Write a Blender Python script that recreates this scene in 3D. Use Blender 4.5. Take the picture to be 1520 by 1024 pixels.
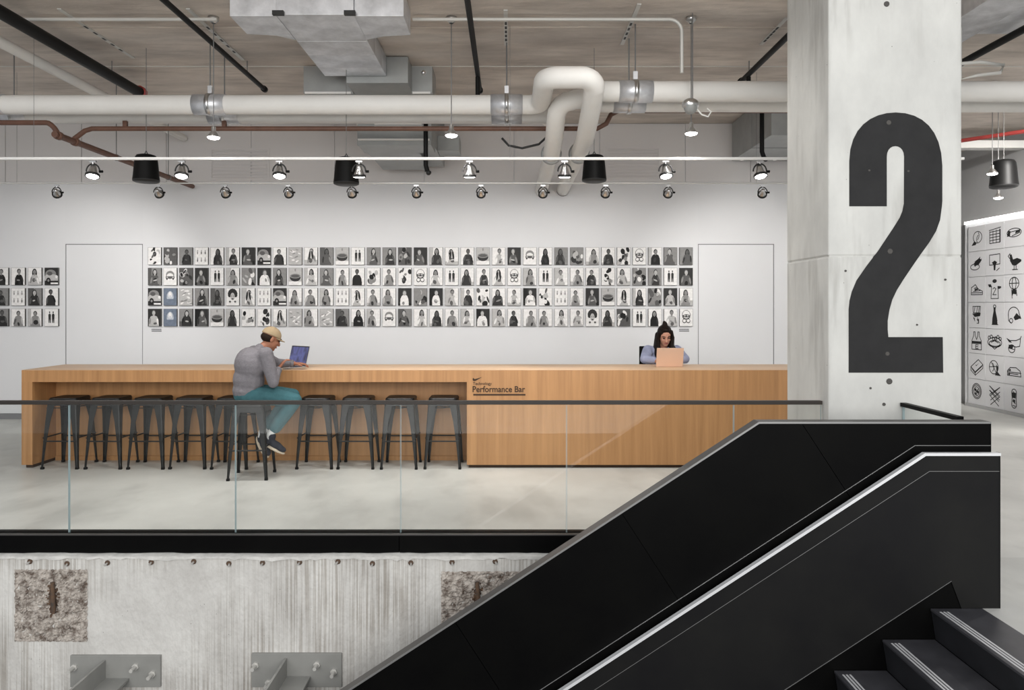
import bpy, bmesh, math, random
from mathutils import Vector, Matrix
random.seed(7)
for o in list(bpy.data.objects): bpy.data.objects.remove(o)
S = bpy.context.scene
COL = S.collection
PI = math.pi

# ------------------------------------------------------------------ camera
F, VX, VY, EYE = 1100.0, 757.0, 455.0, 1.75
cd = bpy.data.cameras.new('camera'); cam = bpy.data.objects.new('camera', cd); COL.objects.link(cam)
cam.location = (0, 0, EYE); cam.rotation_euler = (PI/2, 0, 0)
cd.sensor_width = 36; cd.lens = 36*F/1520
cd.shift_x = (760-VX)/1520; cd.shift_y = -(512-VY)/1520
cd.clip_start = 0.05; cd.clip_end = 200
S.camera = cam
# ------------------------------------------------------------------ world, large lights, exposure
w = bpy.data.worlds.new('world'); S.world = w; w.use_nodes = True
bg = w.node_tree.nodes['Background']; bg.inputs[0].default_value = (0.95, 0.97, 1.0, 1); bg.inputs[1].default_value = 0.50
def area(name, loc, target, sx, sy, energy, col=(1, 1, 1)):
    d = bpy.data.lights.new(name, 'AREA'); d.shape = 'RECTANGLE'; d.size = sx; d.size_y = sy; d.energy = energy; d.color = col
    o = bpy.data.objects.new(name, d); COL.objects.link(o); o.location = loc
    o.rotation_euler = (Vector(target)-Vector(loc)).to_track_quat('-Z', 'Y').to_euler(); return o
area('front_fill_light', (0.0, -5.0, 3.4), (0.0, 5.5, 3.2), 11, 4.5, 820, (1, 0.985, 0.96))  # unseen fill light added behind the camera to brighten pipes, ceiling and column
S.view_settings.view_transform = 'Standard'; S.view_settings.look = 'None'
S.view_settings.exposure = 0.16; S.view_settings.gamma = 1.0; S.view_settings.use_curve_mapping = False

# ------------------------------------------------------------------ helpers
def W(px, py, d): return Vector(((px-VX)*d/F, d, EYE-(py-VY)*d/F))
ORG = {}
class MB:
    def __init__(s, M=None): s.v = []; s.f = []; s.mi = []; s.sm = []; s.M = M; s.m = 0
    def add(s, vs, fs, smooth=False):
        b = len(s.v)
        for p in vs:
            p = Vector(p); s.v.append(s.M @ p if s.M else p)
        for f in fs: s.f.append([b+i for i in f]); s.mi.append(s.m); s.sm.append(smooth)
        return s
    def box(s, x0, x1, y0, y1, z0, z1):
        return s.add([(x0,y0,z0),(x1,y0,z0),(x1,y1,z0),(x0,y1,z0),(x0,y0,z1),(x1,y0,z1),(x1,y1,z1),(x0,y1,z1)],
                     [(3,2,1,0),(4,5,6,7),(0,1,5,4),(1,2,6,5),(2,3,7,6),(3,0,4,7)])
    def prism(s, poly, y0, y1):            # polygon in x,z (counter-clockwise seen from -y), extruded along y
        n = len(poly); vs = [(p[0], y0, p[1]) for p in poly]+[(p[0], y1, p[1]) for p in poly]
        return s.add(vs, [list(range(n)), list(range(2*n-1, n-1, -1))]+[(i, i+n, (i+1) % n+n, (i+1) % n) for i in range(n)])
    def prismz(s, poly, z0, z1):
        n = len(poly); vs = [(p[0], p[1], z0) for p in poly]+[(p[0], p[1], z1) for p in poly]
        return s.add(vs, [list(range(n-1, -1, -1)), list(range(n, 2*n))]+[(i, (i+1) % n, (i+1) % n+n, i+n) for i in range(n)])
    def tube(s, pts, r, n=10, caps=True):
        pts = [Vector(p) for p in pts]; rs = r if isinstance(r, (list, tuple)) else [r]*len(pts)
        vs = []; up = None
        for i, p in enumerate(pts):
            a = pts[max(i-1, 0)]; b = pts[min(i+1, len(pts)-1)]; t = (b-a).normalized()
            if up is None:
                up = Vector((0, 0, 1)) if abs(t.z) < .9 else Vector((0, 1, 0))
            x = t.cross(up).normalized(); up = x.cross(t).normalized()
            for k in range(n):
                an = 2*PI*k/n; vs.append(p+(x*math.cos(an)+up*math.sin(an))*rs[i])
        fs = [(i*n+k, i*n+(k+1) % n, (i+1)*n+(k+1) % n, (i+1)*n+k) for i in range(len(pts)-1) for k in range(n)]
        s.add(vs, fs, True)
        if caps: s.add([vs[k] for k in range(n)]+[vs[-n+k] for k in range(n)], [list(range(n-1, -1, -1)), list(range(n, 2*n))])
        return s
    def lathe(s, prof, c, ax=(0, 0, 1), n=20, smooth=True):
        c = Vector(c); t = Vector(ax).normalized(); u = t.orthogonal().normalized(); v = t.cross(u); vs = []
        for (r, h) in prof:
            for k in range(n):
                an = 2*PI*k/n; vs.append(c+t*h+(u*math.cos(an)+v*math.sin(an))*max(r, 1e-4))
        m = len(prof)
        return s.add(vs, [(i*n+k, i*n+(k+1) % n, (i+1)*n+(k+1) % n, (i+1)*n+k) for i in range(m-1) for k in range(n)], smooth)
    def ell(s, c, r, n=14, m=9, rot=None):
        c = Vector(c); vs = []; fs = []
        for i in range(m+1):
            th = PI*i/m
            for k in range(n):
                ph = 2*PI*k/n; p = Vector((r[0]*math.sin(th)*math.cos(ph), r[1]*math.sin(th)*math.sin(ph), r[2]*math.cos(th)))
                if rot: p = rot @ p
                vs.append(c+p)
        fs = [(i*n+k, (i+1)*n+k, (i+1)*n+(k+1) % n, i*n+(k+1) % n) for i in range(m) for k in range(n)]
        return s.add(vs, fs, True)
    def cap(s, p0, r0, p1, r1):
        p0 = Vector(p0); p1 = Vector(p1)
        s.ell(p0, (r0,)*3, 12, 8); s.ell(p1, (r1,)*3, 12, 8)
        return s.tube([p0, p1], [r0, r1], 12)
    def chain(s, pts):
        for a, b in zip(pts, pts[1:]): s.cap(a[0], a[1], b[0], b[1])
        return s
    def build(s, name, mats, parent=None, origin=None, bevel=0, remesh=0, smooth_it=4):
        me = bpy.data.meshes.new(name)
        lo = [min(p[i] for p in s.v) for i in range(3)]; hi = [max(p[i] for p in s.v) for i in range(3)]
        og = Vector(origin) if origin is not None else Vector(((lo[0]+hi[0])/2, (lo[1]+hi[1])/2, lo[2]))
        me.from_pydata([tuple(p-og) for p in s.v], [], s.f)
        mats = mats if isinstance(mats, (list, tuple)) else [mats]
        for m in mats: me.materials.append(m)
        me.polygons.foreach_set('material_index', s.mi); me.polygons.foreach_set('use_smooth', s.sm)
        me.update()
        o = bpy.data.objects.new(name, me); COL.objects.link(o); ORG[o] = og
        if parent: o.parent = parent; o.location = og-ORG[parent]
        else: o.location = og
        if bevel:
            b = o.modifiers.new('bevel', 'BEVEL'); b.width = bevel; b.segments = 2; b.limit_method = 'ANGLE'
        if remesh:
            r = o.modifiers.new('remesh', 'REMESH'); r.mode = 'VOXEL'; r.voxel_size = remesh; r.use_smooth_shade = True
            q = o.modifiers.new('smooth', 'SMOOTH'); q.factor = .5; q.iterations = smooth_it
        return o
def tag(o, label, cat=None, group=None, kind=None):
    o['label'] = label
    if cat: o['category'] = cat
    if group: o['group'] = group
    if kind: o['kind'] = kind
    return o
def thing(name, loc, label, cat, group=None):
    o = bpy.data.objects.new(name, None); COL.objects.link(o); o.location = loc; o.empty_display_size = .1; ORG[o] = Vector(loc)
    return tag(o, label, cat, group)
def struct(o): o['kind'] = 'structure'; return o
def copy_tree(o, off, parent=None):
    c = o.copy(); COL.objects.link(c); c.parent = parent
    if parent is None: c.location = o.location+Vector(off)
    ORG[c] = ORG[o]+Vector(off)
    for ch in o.children: copy_tree(ch, off, c)
    return c
def box(name, mat, b, parent=None, bevel=0): return MB().box(*b).build(name, mat, parent, bevel=bevel)
def arc(c, a, b, n=6):      # quarter bend points from corner c: start c+a to end c+b
    c = Vector(c); a = Vector(a); b = Vector(b)
    return [c+a*(1-math.sin(t))+b*(1-math.cos(t)) for t in [PI/2*i/n for i in range(n+1)]]

# ------------------------------------------------------------------ materials
def mat(name, col, rough=.6, metal=0., spec=.5, noise=0., scale=3., stretch=(1, 1, 1), bump=0., bscale=None, col2=None, emit=0., detail=6., ramp=(.35, .65), coat=0.):
    m = bpy.data.materials.new(name); m.use_nodes = True; nt = m.node_tree; N = nt.nodes; L = nt.links
    b = N['Principled BSDF']; b.inputs['Base Color'].default_value = (*col, 1); b.inputs['Roughness'].default_value = rough
    b.inputs['Metallic'].default_value = metal; b.inputs['Specular IOR Level'].default_value = spec
    if coat: b.inputs['Coat Weight'].default_value = coat
    if emit: b.inputs['Emission Color'].default_value = (*col, 1); b.inputs['Emission Strength'].default_value = emit
    if noise or bump:
        tc = N.new('ShaderNodeTexCoord'); mp = N.new('ShaderNodeMapping'); mp.inputs['Scale'].default_value = stretch
        L.new(tc.outputs['Object'], mp.inputs[0])
        nz = N.new('ShaderNodeTexNoise'); nz.inputs['Scale'].default_value = scale; nz.inputs['Detail'].default_value = detail; nz.inputs['Roughness'].default_value = .62
        L.new(mp.outputs[0], nz.inputs['Vector'])
        if noise:
            r = N.new('ShaderNodeValToRGB'); r.color_ramp.elements[0].position = ramp[0]; r.color_ramp.elements[1].position = ramp[1]
            c2 = col2 or tuple(c*(1-noise) for c in col)
            r.color_ramp.elements[0].color = (*c2, 1); r.color_ramp.elements[1].color = (*col, 1)
            L.new(nz.outputs['Fac'], r.inputs[0]); L.new(r.outputs[0], b.inputs['Base Color'])
        if bump:
            n2 = nz
            if bscale:
                n2 = N.new('ShaderNodeTexNoise'); n2.inputs['Scale'].default_value = bscale; n2.inputs['Detail'].default_value = 4
                L.new(mp.outputs[0], n2.inputs['Vector'])
            bp = N.new('ShaderNodeBump'); bp.inputs['Strength'].default_value = bump; bp.inputs['Distance'].default_value = .02
            L.new(n2.outputs['Fac'], bp.inputs['Height']); L.new(bp.outputs[0], b.inputs['Normal'])
    return m
def concrete(name, light, dark, stretch, scale=1.6, pits=.0, streak=None, rough=.75, pitscale=9., bump=.25):
    m = mat(name, light, rough, noise=.2, col2=dark, scale=scale, stretch=stretch, detail=9, bump=bump, bscale=22, ramp=(.3, .68), spec=.3)
    nt = m.node_tree; N = nt.nodes; L = nt.links; b = N['Principled BSDF']
    src = b.inputs['Base Color'].links[0].from_socket; tc = [n for n in N if n.type == 'TEX_COORD'][0]
    def mul(src, fac, c):
        x = N.new('ShaderNodeMix'); x.data_type = 'RGBA'; x.blend_type = 'MULTIPLY'
        L.new(fac, x.inputs[0]); L.new(src, x.inputs[6]); x.inputs[7].default_value = (*c, 1); return x.outputs[2]
    if streak:
        mp = N.new('ShaderNodeMapping'); mp.inputs['Scale'].default_value = streak[0]; L.new(tc.outputs['Object'], mp.inputs[0])
        nz = N.new('ShaderNodeTexNoise'); nz.inputs['Scale'].default_value = streak[1]; nz.inputs['Detail'].default_value = 5; L.new(mp.outputs[0], nz.inputs['Vector'])
        r = N.new('ShaderNodeValToRGB'); r.color_ramp.elements[0].position = streak[2]; r.color_ramp.elements[1].position = streak[3]; L.new(nz.outputs['Fac'], r.inputs[0])
        fac = r.outputs[0]
        if len(streak) > 5:
            n4 = N.new('ShaderNodeTexNoise'); n4.inputs['Scale'].default_value = streak[5]; L.new(tc.outputs['Object'], n4.inputs['Vector'])
            r4 = N.new('ShaderNodeValToRGB'); r4.color_ramp.elements[0].position = .38; r4.color_ramp.elements[1].position = .6; L.new(n4.outputs['Fac'], r4.inputs[0])
            mm = N.new('ShaderNodeMath'); mm.operation = 'MULTIPLY'; L.new(fac, mm.inputs[0]); L.new(r4.outputs[0], mm.inputs[1]); fac = mm.outputs[0]
        src = mul(src, fac, streak[4])
    if pits:
        vo = N.new('ShaderNodeTexVoronoi'); vo.inputs['Scale'].default_value = pitscale; L.new(tc.outputs['Object'], vo.inputs['Vector'])
        n3 = N.new('ShaderNodeTexNoise'); n3.inputs['Scale'].default_value = 2.2; L.new(tc.outputs['Object'], n3.inputs['Vector'])
        th = N.new('ShaderNodeMath'); th.operation = 'MULTIPLY'; th.inputs[1].default_value = pits; L.new(n3.outputs['Fac'], th.inputs[0])
        lt = N.new('ShaderNodeMath'); lt.operation = 'LESS_THAN'; L.new(vo.outputs['Distance'], lt.inputs[0]); L.new(th.outputs[0], lt.inputs[1])
        src = mul(src, lt.outputs[0], (.42, .41, .4))
    L.new(src, b.inputs['Base Color']); return m
M = {}
M['wall'] = mat('wall_paint', (.73, .735, .75), .85, noise=.03, scale=.8, spec=.2)
M['wall_up'] = mat('wall_panel_paint', (.70, .68, .675), .85, noise=.04, scale=.8, spec=.2)
M['wall_grey'] = mat('grey_wall', (.42, .42, .42), .85, noise=.05)
M['floor'] = concrete('floor_concrete', (.60, .60, .575), (.47, .47, .45), (1, 1, 1), scale=.9, rough=.38, streak=((1.2, .5, 1), 2.2, .5, .68, (.82, .82, .82)), bump=.04)
M['ceil'] = concrete('ceiling_concrete', (.74, .665, .595), (.42, .37, .33), (.55, 1.5, 1), scale=1.3, streak=((.8, 5.0, 1), 2.6, .46, .8, (.70, .69, .68), .9), bump=.3)
M['column'] = concrete('column_concrete', (.70, .70, .67), (.55, .55, .53), (1, 1, .6), scale=2.2, pits=.06, pitscale=9, streak=((5, 5, .6), 2.0, .50, .72, (.70, .69, .68), 1.1), bump=.15)
M['void'] = concrete('slab_concrete', (.74, .73, .70), (.54, .525, .50), (1.6, 1, .9), scale=2.4, pits=.07, pitscale=16, streak=((75, 1, 1.1), 1.0, .44, .6, (.60, .57, .54), 1.3), bump=.5)
M['ledge'] = mat('broken_concrete_edge', (.74, .73, .70), .9, noise=.25, scale=9, bump=.7)
M['patch'] = mat('rough_brown_concrete', (.56, .51, .46), .95, noise=.6, col2=(.13, .095, .075), scale=16, bump=1., bscale=40, ramp=(.36, .56), detail=9)
M['rust'] = mat('rust', (.16, .09, .05), .9, noise=.6, scale=20, col2=(.06, .05, .045))
def wood(name, a, b, s):
    return mat(name, a, .42, noise=.3, col2=b, scale=2.0, stretch=s, detail=8, spec=.4, ramp=(.32, .7))
M['wood'] = wood('oak_veneer', (.50, .265, .112), (.36, .18, .072), (9, 9, .35))
M['woodtop'] = wood('oak_top', (.72, .50, .32), (.60, .40, .24), (.35, 7, 7))
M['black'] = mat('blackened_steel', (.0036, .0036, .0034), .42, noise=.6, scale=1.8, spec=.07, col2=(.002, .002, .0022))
M['black2'] = mat('blackened_steel_inner', (.011, .011, .0105), .45, noise=.7, scale=1.4, spec=.2, col2=(.006, .006, .007))
M['cap'] = mat('steel_edge', (.075, .072, .070), .4, metal=.3, noise=.15, scale=5)
M['steel'] = mat('brushed_steel', (.85, .86, .88), .35, metal=.35)
M['pit'] = mat('dark_pit', (.09, .085, .08), .9)
M['rail'] = mat('bronze_rail', (.040, .034, .030), .45, metal=.2, spec=.3)
M['edge'] = mat('thin_steel_line', (.30, .30, .30), .4, metal=.6)
M['tread'] = mat('dark_stone', (.062, .062, .070), .38, noise=.35, scale=7, spec=.5)
M['riser'] = mat('dark_riser', (.022, .023, .027), .45, noise=.3, scale=5)
M['grip'] = mat('grip_strip', (.55, .55, .56), .7)
M['paint2'] = mat('painted_charcoal', (.032, .032, .033), .75, noise=.2, scale=6, spec=.2)
M['galv'] = mat('galvanised_steel', (.76, .77, .80), .38, metal=.55, noise=.34, scale=4, stretch=(1, 1, 1), bump=.05)
M['galvd'] = mat('dull_duct_steel', (.36, .37, .365), .5, metal=.4, noise=.12, scale=4)
M['pipe'] = mat('white_pipe_jacket', (.78, .765, .735), .6, noise=.05, scale=3)
M['conduit'] = mat('grey_conduit', (.62, .61, .58), .5, metal=.3)
M['blackpipe'] = mat('black_pipe', (.005, .005, .005), .5, spec=.2)
M['copper'] = mat('red_brown_pipe', (.15, .07, .045), .55, noise=.3, scale=8)
M['red'] = mat('red_pipe', (.32, .04, .035), .5)
M['wire'] = mat('thin_wire', (.2, .2, .2), .5, metal=.5)
M['chrome'] = mat('satin_chrome', (.62, .62, .62), .28, metal=1.)
M['darkm'] = mat('dark_metal', (.02, .02, .02), .5, metal=.3)
M['plastic'] = mat('black_plastic', (.0035, .0035, .0035), .5, spec=.15)
M['lens'] = mat('lit_lens', (1., .98, .94), .4, emit=14.)
M['lensdim'] = mat('lens_edge', (.9, .88, .84), .4, emit=1.2)
M['strip'] = mat('lit_strip', (1., .99, .97), .4, emit=3.)
M['track'] = mat('white_track', (.80, .79, .77), .5)
M['stool'] = mat('black_stool_metal', (.006, .006, .006), .4, spec=.35)
M['steelgrey'] = mat('grey_painted_steel', (.30, .30, .285), .55, noise=.1, scale=6)
M['bolt'] = mat('pale_bolt', (.62, .61, .58), .5, metal=.3)
M['tile'] = mat('pale_tile', (.66, .66, .67), .6)
M['ink'] = mat('black_ink', (.008, .008, .008), .7)
M['beak'] = mat('red_ink', (.45, .04, .03), .7)
M['engrave'] = mat('burnt_engraving', (.045, .022, .010), .8)
M['shell'] = mat('print_board_side', (.10, .098, .095), .7)
for i, g in enumerate((.005, .025, .10, .26, .50, .86)): M['g%d' % i] = mat('print_grey_%d' % i, (g, g*.985, g*.975), .6, noise=.18, scale=26, spec=.3)
M['gb'] = mat('print_blue_grey', (.16, .20, .27), .6, noise=.3, scale=20); M['gbl'] = mat('print_pale_blue', (.50, .54, .60), .6, noise=.2, scale=20)
M['sweater'] = mat('grey_knit', (.20, .19, .205), .95, noise=.15, scale=30, bump=.3, bscale=60, spec=.1)
M['teal'] = mat('teal_cotton', (.055, .14, .16), .9, noise=.25, scale=14, bump=.3, bscale=25, spec=.1)
M['cap_c'] = mat('khaki_cotton', (.42, .32, .20), .9, noise=.1, scale=30, spec=.1)
M['skin_m'] = mat('skin_tone_a', (.34, .145, .085), .55, noise=.12, scale=14, spec=.35)
M['skin_w'] = mat('skin_tone_b', (.62, .32, .225), .55, noise=.1, scale=14, spec=.35)
M['hair_m'] = mat('short_hair', (.02, .012, .008), .8, spec=.15)
M['hair'] = mat('dark_brown_hair', (.014, .0075, .0055), .5, spec=.2, noise=.5, scale=8, stretch=(14, 14, 1), bump=.4)
M['shirt'] = mat('pale_blue_shirt', (.40, .43, .60), .9, noise=.2, scale=10, bump=.4, bscale=18, spec=.1)
M['white'] = mat('white_cloth', (.75, .75, .74), .9)
M['shoe'] = mat('navy_knit', (.02, .022, .035), .8, noise=.3, scale=30)
M['sole'] = mat('pale_rubber', (.62, .52, .40), .7)
M['jean'] = mat('dark_denim', (.03, .035, .055), .9)
M['alu'] = mat('laptop_aluminium', (.62, .62, .63), .35, metal=.9)
M['rose'] = mat('rose_gold_lid', (.76, .53, .40), .42, metal=.35)
M['key'] = mat('keyboard_black', (.02, .02, .02), .6)
M['eye'] = mat('eye_dark', (.012, .008, .006), .3)
M['lip'] = mat('lip_tone', (.36, .10, .09), .5)
def glass(name, tint, fr=1.45, gl=(1, 1, 1)):
    m = bpy.data.materials.new(name); m.use_nodes = True; nt = m.node_tree; N = nt.nodes; L = nt.links
    N.remove(N['Principled BSDF']); out = N['Material Output']
    t = N.new('ShaderNodeBsdfTransparent'); t.inputs[0].default_value = (*tint, 1)
    g = N.new('ShaderNodeBsdfGlossy'); g.inputs['Roughness'].default_value = .01; g.inputs[0].default_value = (*gl, 1)
    fn = N.new('ShaderNodeFresnel'); ge_ = N.new('ShaderNodeNewGeometry'); mr = N.new('ShaderNodeMapRange')      # same reflectance from both faces of the pane
    mr.inputs['To Min'].default_value = fr; mr.inputs['To Max'].default_value = 1/fr; L.new(ge_.outputs['Backfacing'], mr.inputs['Value']); L.new(mr.outputs[0], fn.inputs[0])
    mx = N.new('ShaderNodeMixShader'); L.new(fn.outputs[0], mx.inputs[0]); L.new(t.outputs[0], mx.inputs[1]); L.new(g.outputs[0], mx.inputs[2]); L.new(mx.outputs[0], out.inputs[0])
    return m
M['glass'] = glass('clear_glass', (.975, .985, .98))
M['glassedge'] = mat('pale_blue_glass_edge', (.40, .52, .55), .25, spec=.5)
def screen_mat():
    m = bpy.data.materials.new('laptop_screen_glow'); m.use_nodes = True; nt = m.node_tree; N = nt.nodes; L = nt.links
    b = N['Principled BSDF']; tc = N.new('ShaderNodeTexCoord'); mp = N.new('ShaderNodeMapping'); mp.inputs['Scale'].default_value = (9, 9, 5); L.new(tc.outputs['Object'], mp.inputs[0])
    nz = N.new('ShaderNodeTexVoronoi'); nz.inputs['Scale'].default_value = 1.4; nz.distance = 'CHEBYCHEV'; L.new(mp.outputs[0], nz.inputs['Vector'])
    r = N.new('ShaderNodeValToRGB'); e = r.color_ramp.elements; e[0].position = .1; e[0].color = (.10, .09, .30, 1); e[1].position = .75; e[1].color = (.03, .02, .05, 1)
    x = e.new(.4); x.color = (.16, .18, .48, 1); L.new(nz.outputs['Distance'], r.inputs[0])
    L.new(r.outputs[0], b.inputs['Emission Color']); b.inputs['Emission Strength'].default_value = .5; b.inputs['Base Color'].default_value = (.02, .02, .03, 1); b.inputs['Roughness'].default_value = .3
    return m
M['screen'] = screen_mat()

# ------------------------------------------------------------------ the setting
WALL = 11.53; CEIL = 4.60; ED = 5.15
fl = struct(box('floor', M['floor'], (-13, 12, ED+.02, 18, -.30, 0)))
struct(box('floor', M['floor'], (2.74, 12, -4, ED+.02, -.30, 0)))
struct(box('floor', M['floor'], (-13, 12, -8, ED+.6, -4.3, -4.0)))
struct(box('floor', M['floor'], (-13, 2.735, -8, .30, -.30, 0)))
struct(box('wall_lower_rear', M['wall_grey'], (-13, 12, -8.3, -8.0, -4.0, -.3)))
cl = struct(box('ceiling', M['ceil'], (-13, 12, 4.7, 18, CEIL, CEIL+.35)))
for y in (8.78,): box('formwork_seam', M['conduit'], (-12, 8.2, y, y+.02, CEIL-.006, CEIL+.01), cl)
box('formwork_seam', M['ceil'], (-12, 8.2, 7.55, 7.58, CEIL-.006, CEIL+.01), cl)
wb = struct(box('wall_back', M['wall'], (-13, 6.3, WALL+.02, WALL+.4, 0, CEIL)))
ZJ = EYE+(VY-271)*WALL/F
# lower smooth wall and the two flush hidden doors
def seg(x0, x1, z0, z1, y=WALL): return box('wall_panel', M['wall'], (x0, x1, y, y+.03, z0, z1), wb)
dl = [((97-VX)*WALL/F, (212-VX)*WALL/F), ((1036-VX)*WALL/F, (1149-VX)*WALL/F)]
DH = EYE+(VY-362)*WALL/F
seg(-13, dl[0][0], .09, ZJ-.008); seg(dl[0][0], dl[0][1], DH, ZJ-.008); seg(dl[0][1], dl[1][0], .09, ZJ-.008)
seg(dl[1][0], dl[1][1], DH, ZJ-.008); seg(dl[1][1], 6.3, .09, ZJ-.008)
M['gap'] = mat('shadow_gap', (.18, .18, .19), .8)
for i, (a, b) in enumerate(dl):
    dr = struct(box('door_%d' % (i+1), M['wall'], (a+.012, b-.012, WALL+.006, WALL+.019, .01, DH-.012)))
    for (x0, x1, z0, z1) in ((a, a+.012, 0, DH), (b-.012, b, 0, DH), (a, b, DH-.012, DH)):
        box('door_gap', M['gap'], (x0, x1, WALL+.008, WALL+.02, z0, z1), dr)
# upper wall panels with open joints
xs = [-13]+[(p-VX)*WALL/F for p in (-240, -118, 8, 121, 247, 373, 497, 630, 763, 890, 1017, 1114, 1240)]+[6.3]
for a, b in zip(xs, xs[1:]): box('wall_panel', M['wall_up'], (a+.006, b-.006, WALL, WALL+.03, ZJ+.008, CEIL-.01), wb)
bb = struct(box('baseboard_back', M['gap'], (-13, 6.3, WALL-.006, WALL+.02, .0, .085)))
for k, (p0, p1, q0, q1) in enumerate(((312, 400, 220, 268), (900, 980, 218, 266))):   # louvred grilles
    a = W(p0, q1, WALL); b = W(p1, q0, WALL)
    t = thing('wall_grille', ((a.x+b.x)/2, WALL-.01, a.z), ['pale wall grille with horizontal slats left of the middle speaker', 'pale wall grille with horizontal slats right of the white pipe bend'][k], 'vent', 'louvred grilles high on the back wall')
    MB().box(a.x, b.x, WALL-.014, WALL, a.z, a.z+.03).box(a.x, b.x, WALL-.014, WALL, b.z-.03, b.z).box(a.x, a.x+.03, WALL-.014, WALL, a.z+.03, b.z-.03).box(b.x-.03, b.x, WALL-.014, WALL, a.z+.03, b.z-.03).build('frame', M['wall_up'], t)
    n = 9
    for i in range(n):
        z = a.z+.045+(b.z-a.z-.09)*i/(n-1); MB().add([(a.x+.03, WALL-.012, z-.012), (b.x-.03, WALL-.012, z-.012), (b.x-.03, WALL-.001, z+.016), (a.x+.03, WALL-.001, z+.016), (a.x+.03, WALL-.008, z-.015), (b.x-.03, WALL-.008, z-.015), (b.x-.03, WALL, z+.010), (a.x+.03, WALL, z+.010)], [(0,1,2,3),(7,6,5,4),(0,4,5,1),(1,5,6,2),(2,6,7,3),(3,7,4,0)]).build('slat', M['wall_up'], t)
# far right: side wall, end wall
struct(box('wall_right', M['wall_grey'], (8.32, 8.6, 4.0, 18, 0, CEIL)))
struct(box('wall_far', M['wall_grey'], (6.3, 8.6, 17.9, 18.2, 0, CEIL)))
struct(box('trim_1', M['wall'], (6.3, 6.55, WALL, 17.9, 0, CEIL)))

# slab edge under the glass, ragged top, patches, brackets
se = struct(box('wall_slab_edge', M['void'], (-13, 2.74, ED, ED+.4, -4.0, -.0)))
mb = MB(); n = 420; x0, x1 = -13, 2.74; rnd = random.Random(3); prev = 0; top = []; fr = []
for i in range(n+1):
    prev = prev*.7+rnd.uniform(-1, 1)*.5
    top.append((x0+(x1-x0)*i/n, ED+.02, .028+.004*prev)); fr.append((x0+(x1-x0)*i/n, ED-.016-.012*abs(prev), +.006-.014*abs(prev)+.005*rnd.uniform(-1, 1)))
vs = []; fs = []
for i in range(n+1):
    t, f = top[i], fr[i]; vs += [(t[0], t[1]+.06, t[2]), t, (f[0], f[1], t[2]-.008), f, (f[0], ED+.001, f[2]-.006)]
for i in range(n):
    for j in range(4): a = i*5+j; fs.append((a, a+1, a+6, a+5))
mb.add(vs, fs); mb.build('broken_edge', M['ledge'], se)
sd = 1100/213.
for i, px in enumerate((45, 100, 160, 225, 288, 340, 390, 445, 502, 553, 610, 671, 735)):
    p = W(px, 833+(i*7) % 4, ED); s = MB()
    s.lathe([(.0, .0), (.017, .001), (.019, .006), (.014, .009), (.0, .004)], (p.x, ED, p.z), (0, -1, 0), 8); s.build('anchor_hole', M['rust'], se)
    MB().tube([(p.x, ED+.01, p.z), (p.x+rnd.uniform(-.012, .012), ED-.025, p.z-.012)], .007, 6).build('rebar_stub', M['bolt'], se)
for (a, b, c, d, rx) in ((22, 130, 845, 952, 78), (655, 790, 848, 952, 708)):
    A = W(a, d, ED); B = W(b, c, ED); s = MB(); nx, nz = 48, 46; vs = []
    for j in range(nz+1):
        for i in range(nx+1):
            e = min(i, nx-i, j, nz-j); y = ED-(.002 if e == 0 else (.004+.016*rnd.random()**2 if rnd.random() > .16 else -.001))
            vs.append((A.x+(B.x-A.x)*i/nx+rnd.uniform(-.004, .004), y, A.z+(B.z-A.z)*j/nz+rnd.uniform(-.004, .004)))
    fs = [(j*(nx+1)+i, j*(nx+1)+i+1, (j+1)*(nx+1)+i+1, (j+1)*(nx+1)+i) for j in range(nz) for i in range(nx)]
    s.add(vs, fs); cxr = (rx-VX)*ED/F; czr = EYE-(890-VY)*ED/F
    for fi, f_ in enumerate(fs):
        q = vs[f_[0]]; s.mi[fi] = 1 if math.hypot((q[0]-cxr)/.045, (q[2]-czr)/.13)+rnd.uniform(-.25, .3) < .8 else 0
    pt = s.build('rough_patch', [M['patch'], M['rust']], se)
    p0 = W(rx, 864, ED-.02); p1 = W(rx+2, 910, ED-.02)
    MB().tube([p0, (p0+p1)/2+Vector((.006, -.012, 0)), p1], .014, 8).build('rusted_bar', M['rust'], pt)
PD = ED-.02
for k, (pa, pb) in enumerate(((104, 238), (373, 507))):
    A = W(pa, 1020, PD); B = W(pb, 973 if k == 0 else 970, PD)
    t = thing('steel_bracket', ((A.x+B.x)/2, ED, A.z), ['grey steel bracket bolted to concrete below the rough brown patch', 'grey steel bracket bolted to concrete nearer the black staircase'][k], 'bracket', 'brackets bolted to the slab edge')
    box('plate', M['steelgrey'], (A.x, B.x, PD, ED, A.z, B.z), t, .002)
    cx = A.x+(51./213.)
    MB().box(cx-.008, cx+.008, PD-.56, PD, B.z-.34, B.z-.03).build('web', M['steelgrey'], t)
    MB().box(cx+.0082, cx+.17, PD-.50, PD, B.z-.172, B.z-.156).build('flange', M['steelgrey'], t)
    for (u, v) in ((.03, .08), (.455, .075), (.572, .125), (.12, .20)):
        MB().tube([(A.x+u, PD+.002, B.z-v), (A.x+u, PD-.07, B.z-v)], .013, 8).lathe([(.0, .012), (.024, .012), (.024, 0), (0, 0)], (A.x+u, PD, B.z-v), (0, -1, 0), 6, False).build('bolt', M['bolt'], t)

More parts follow.
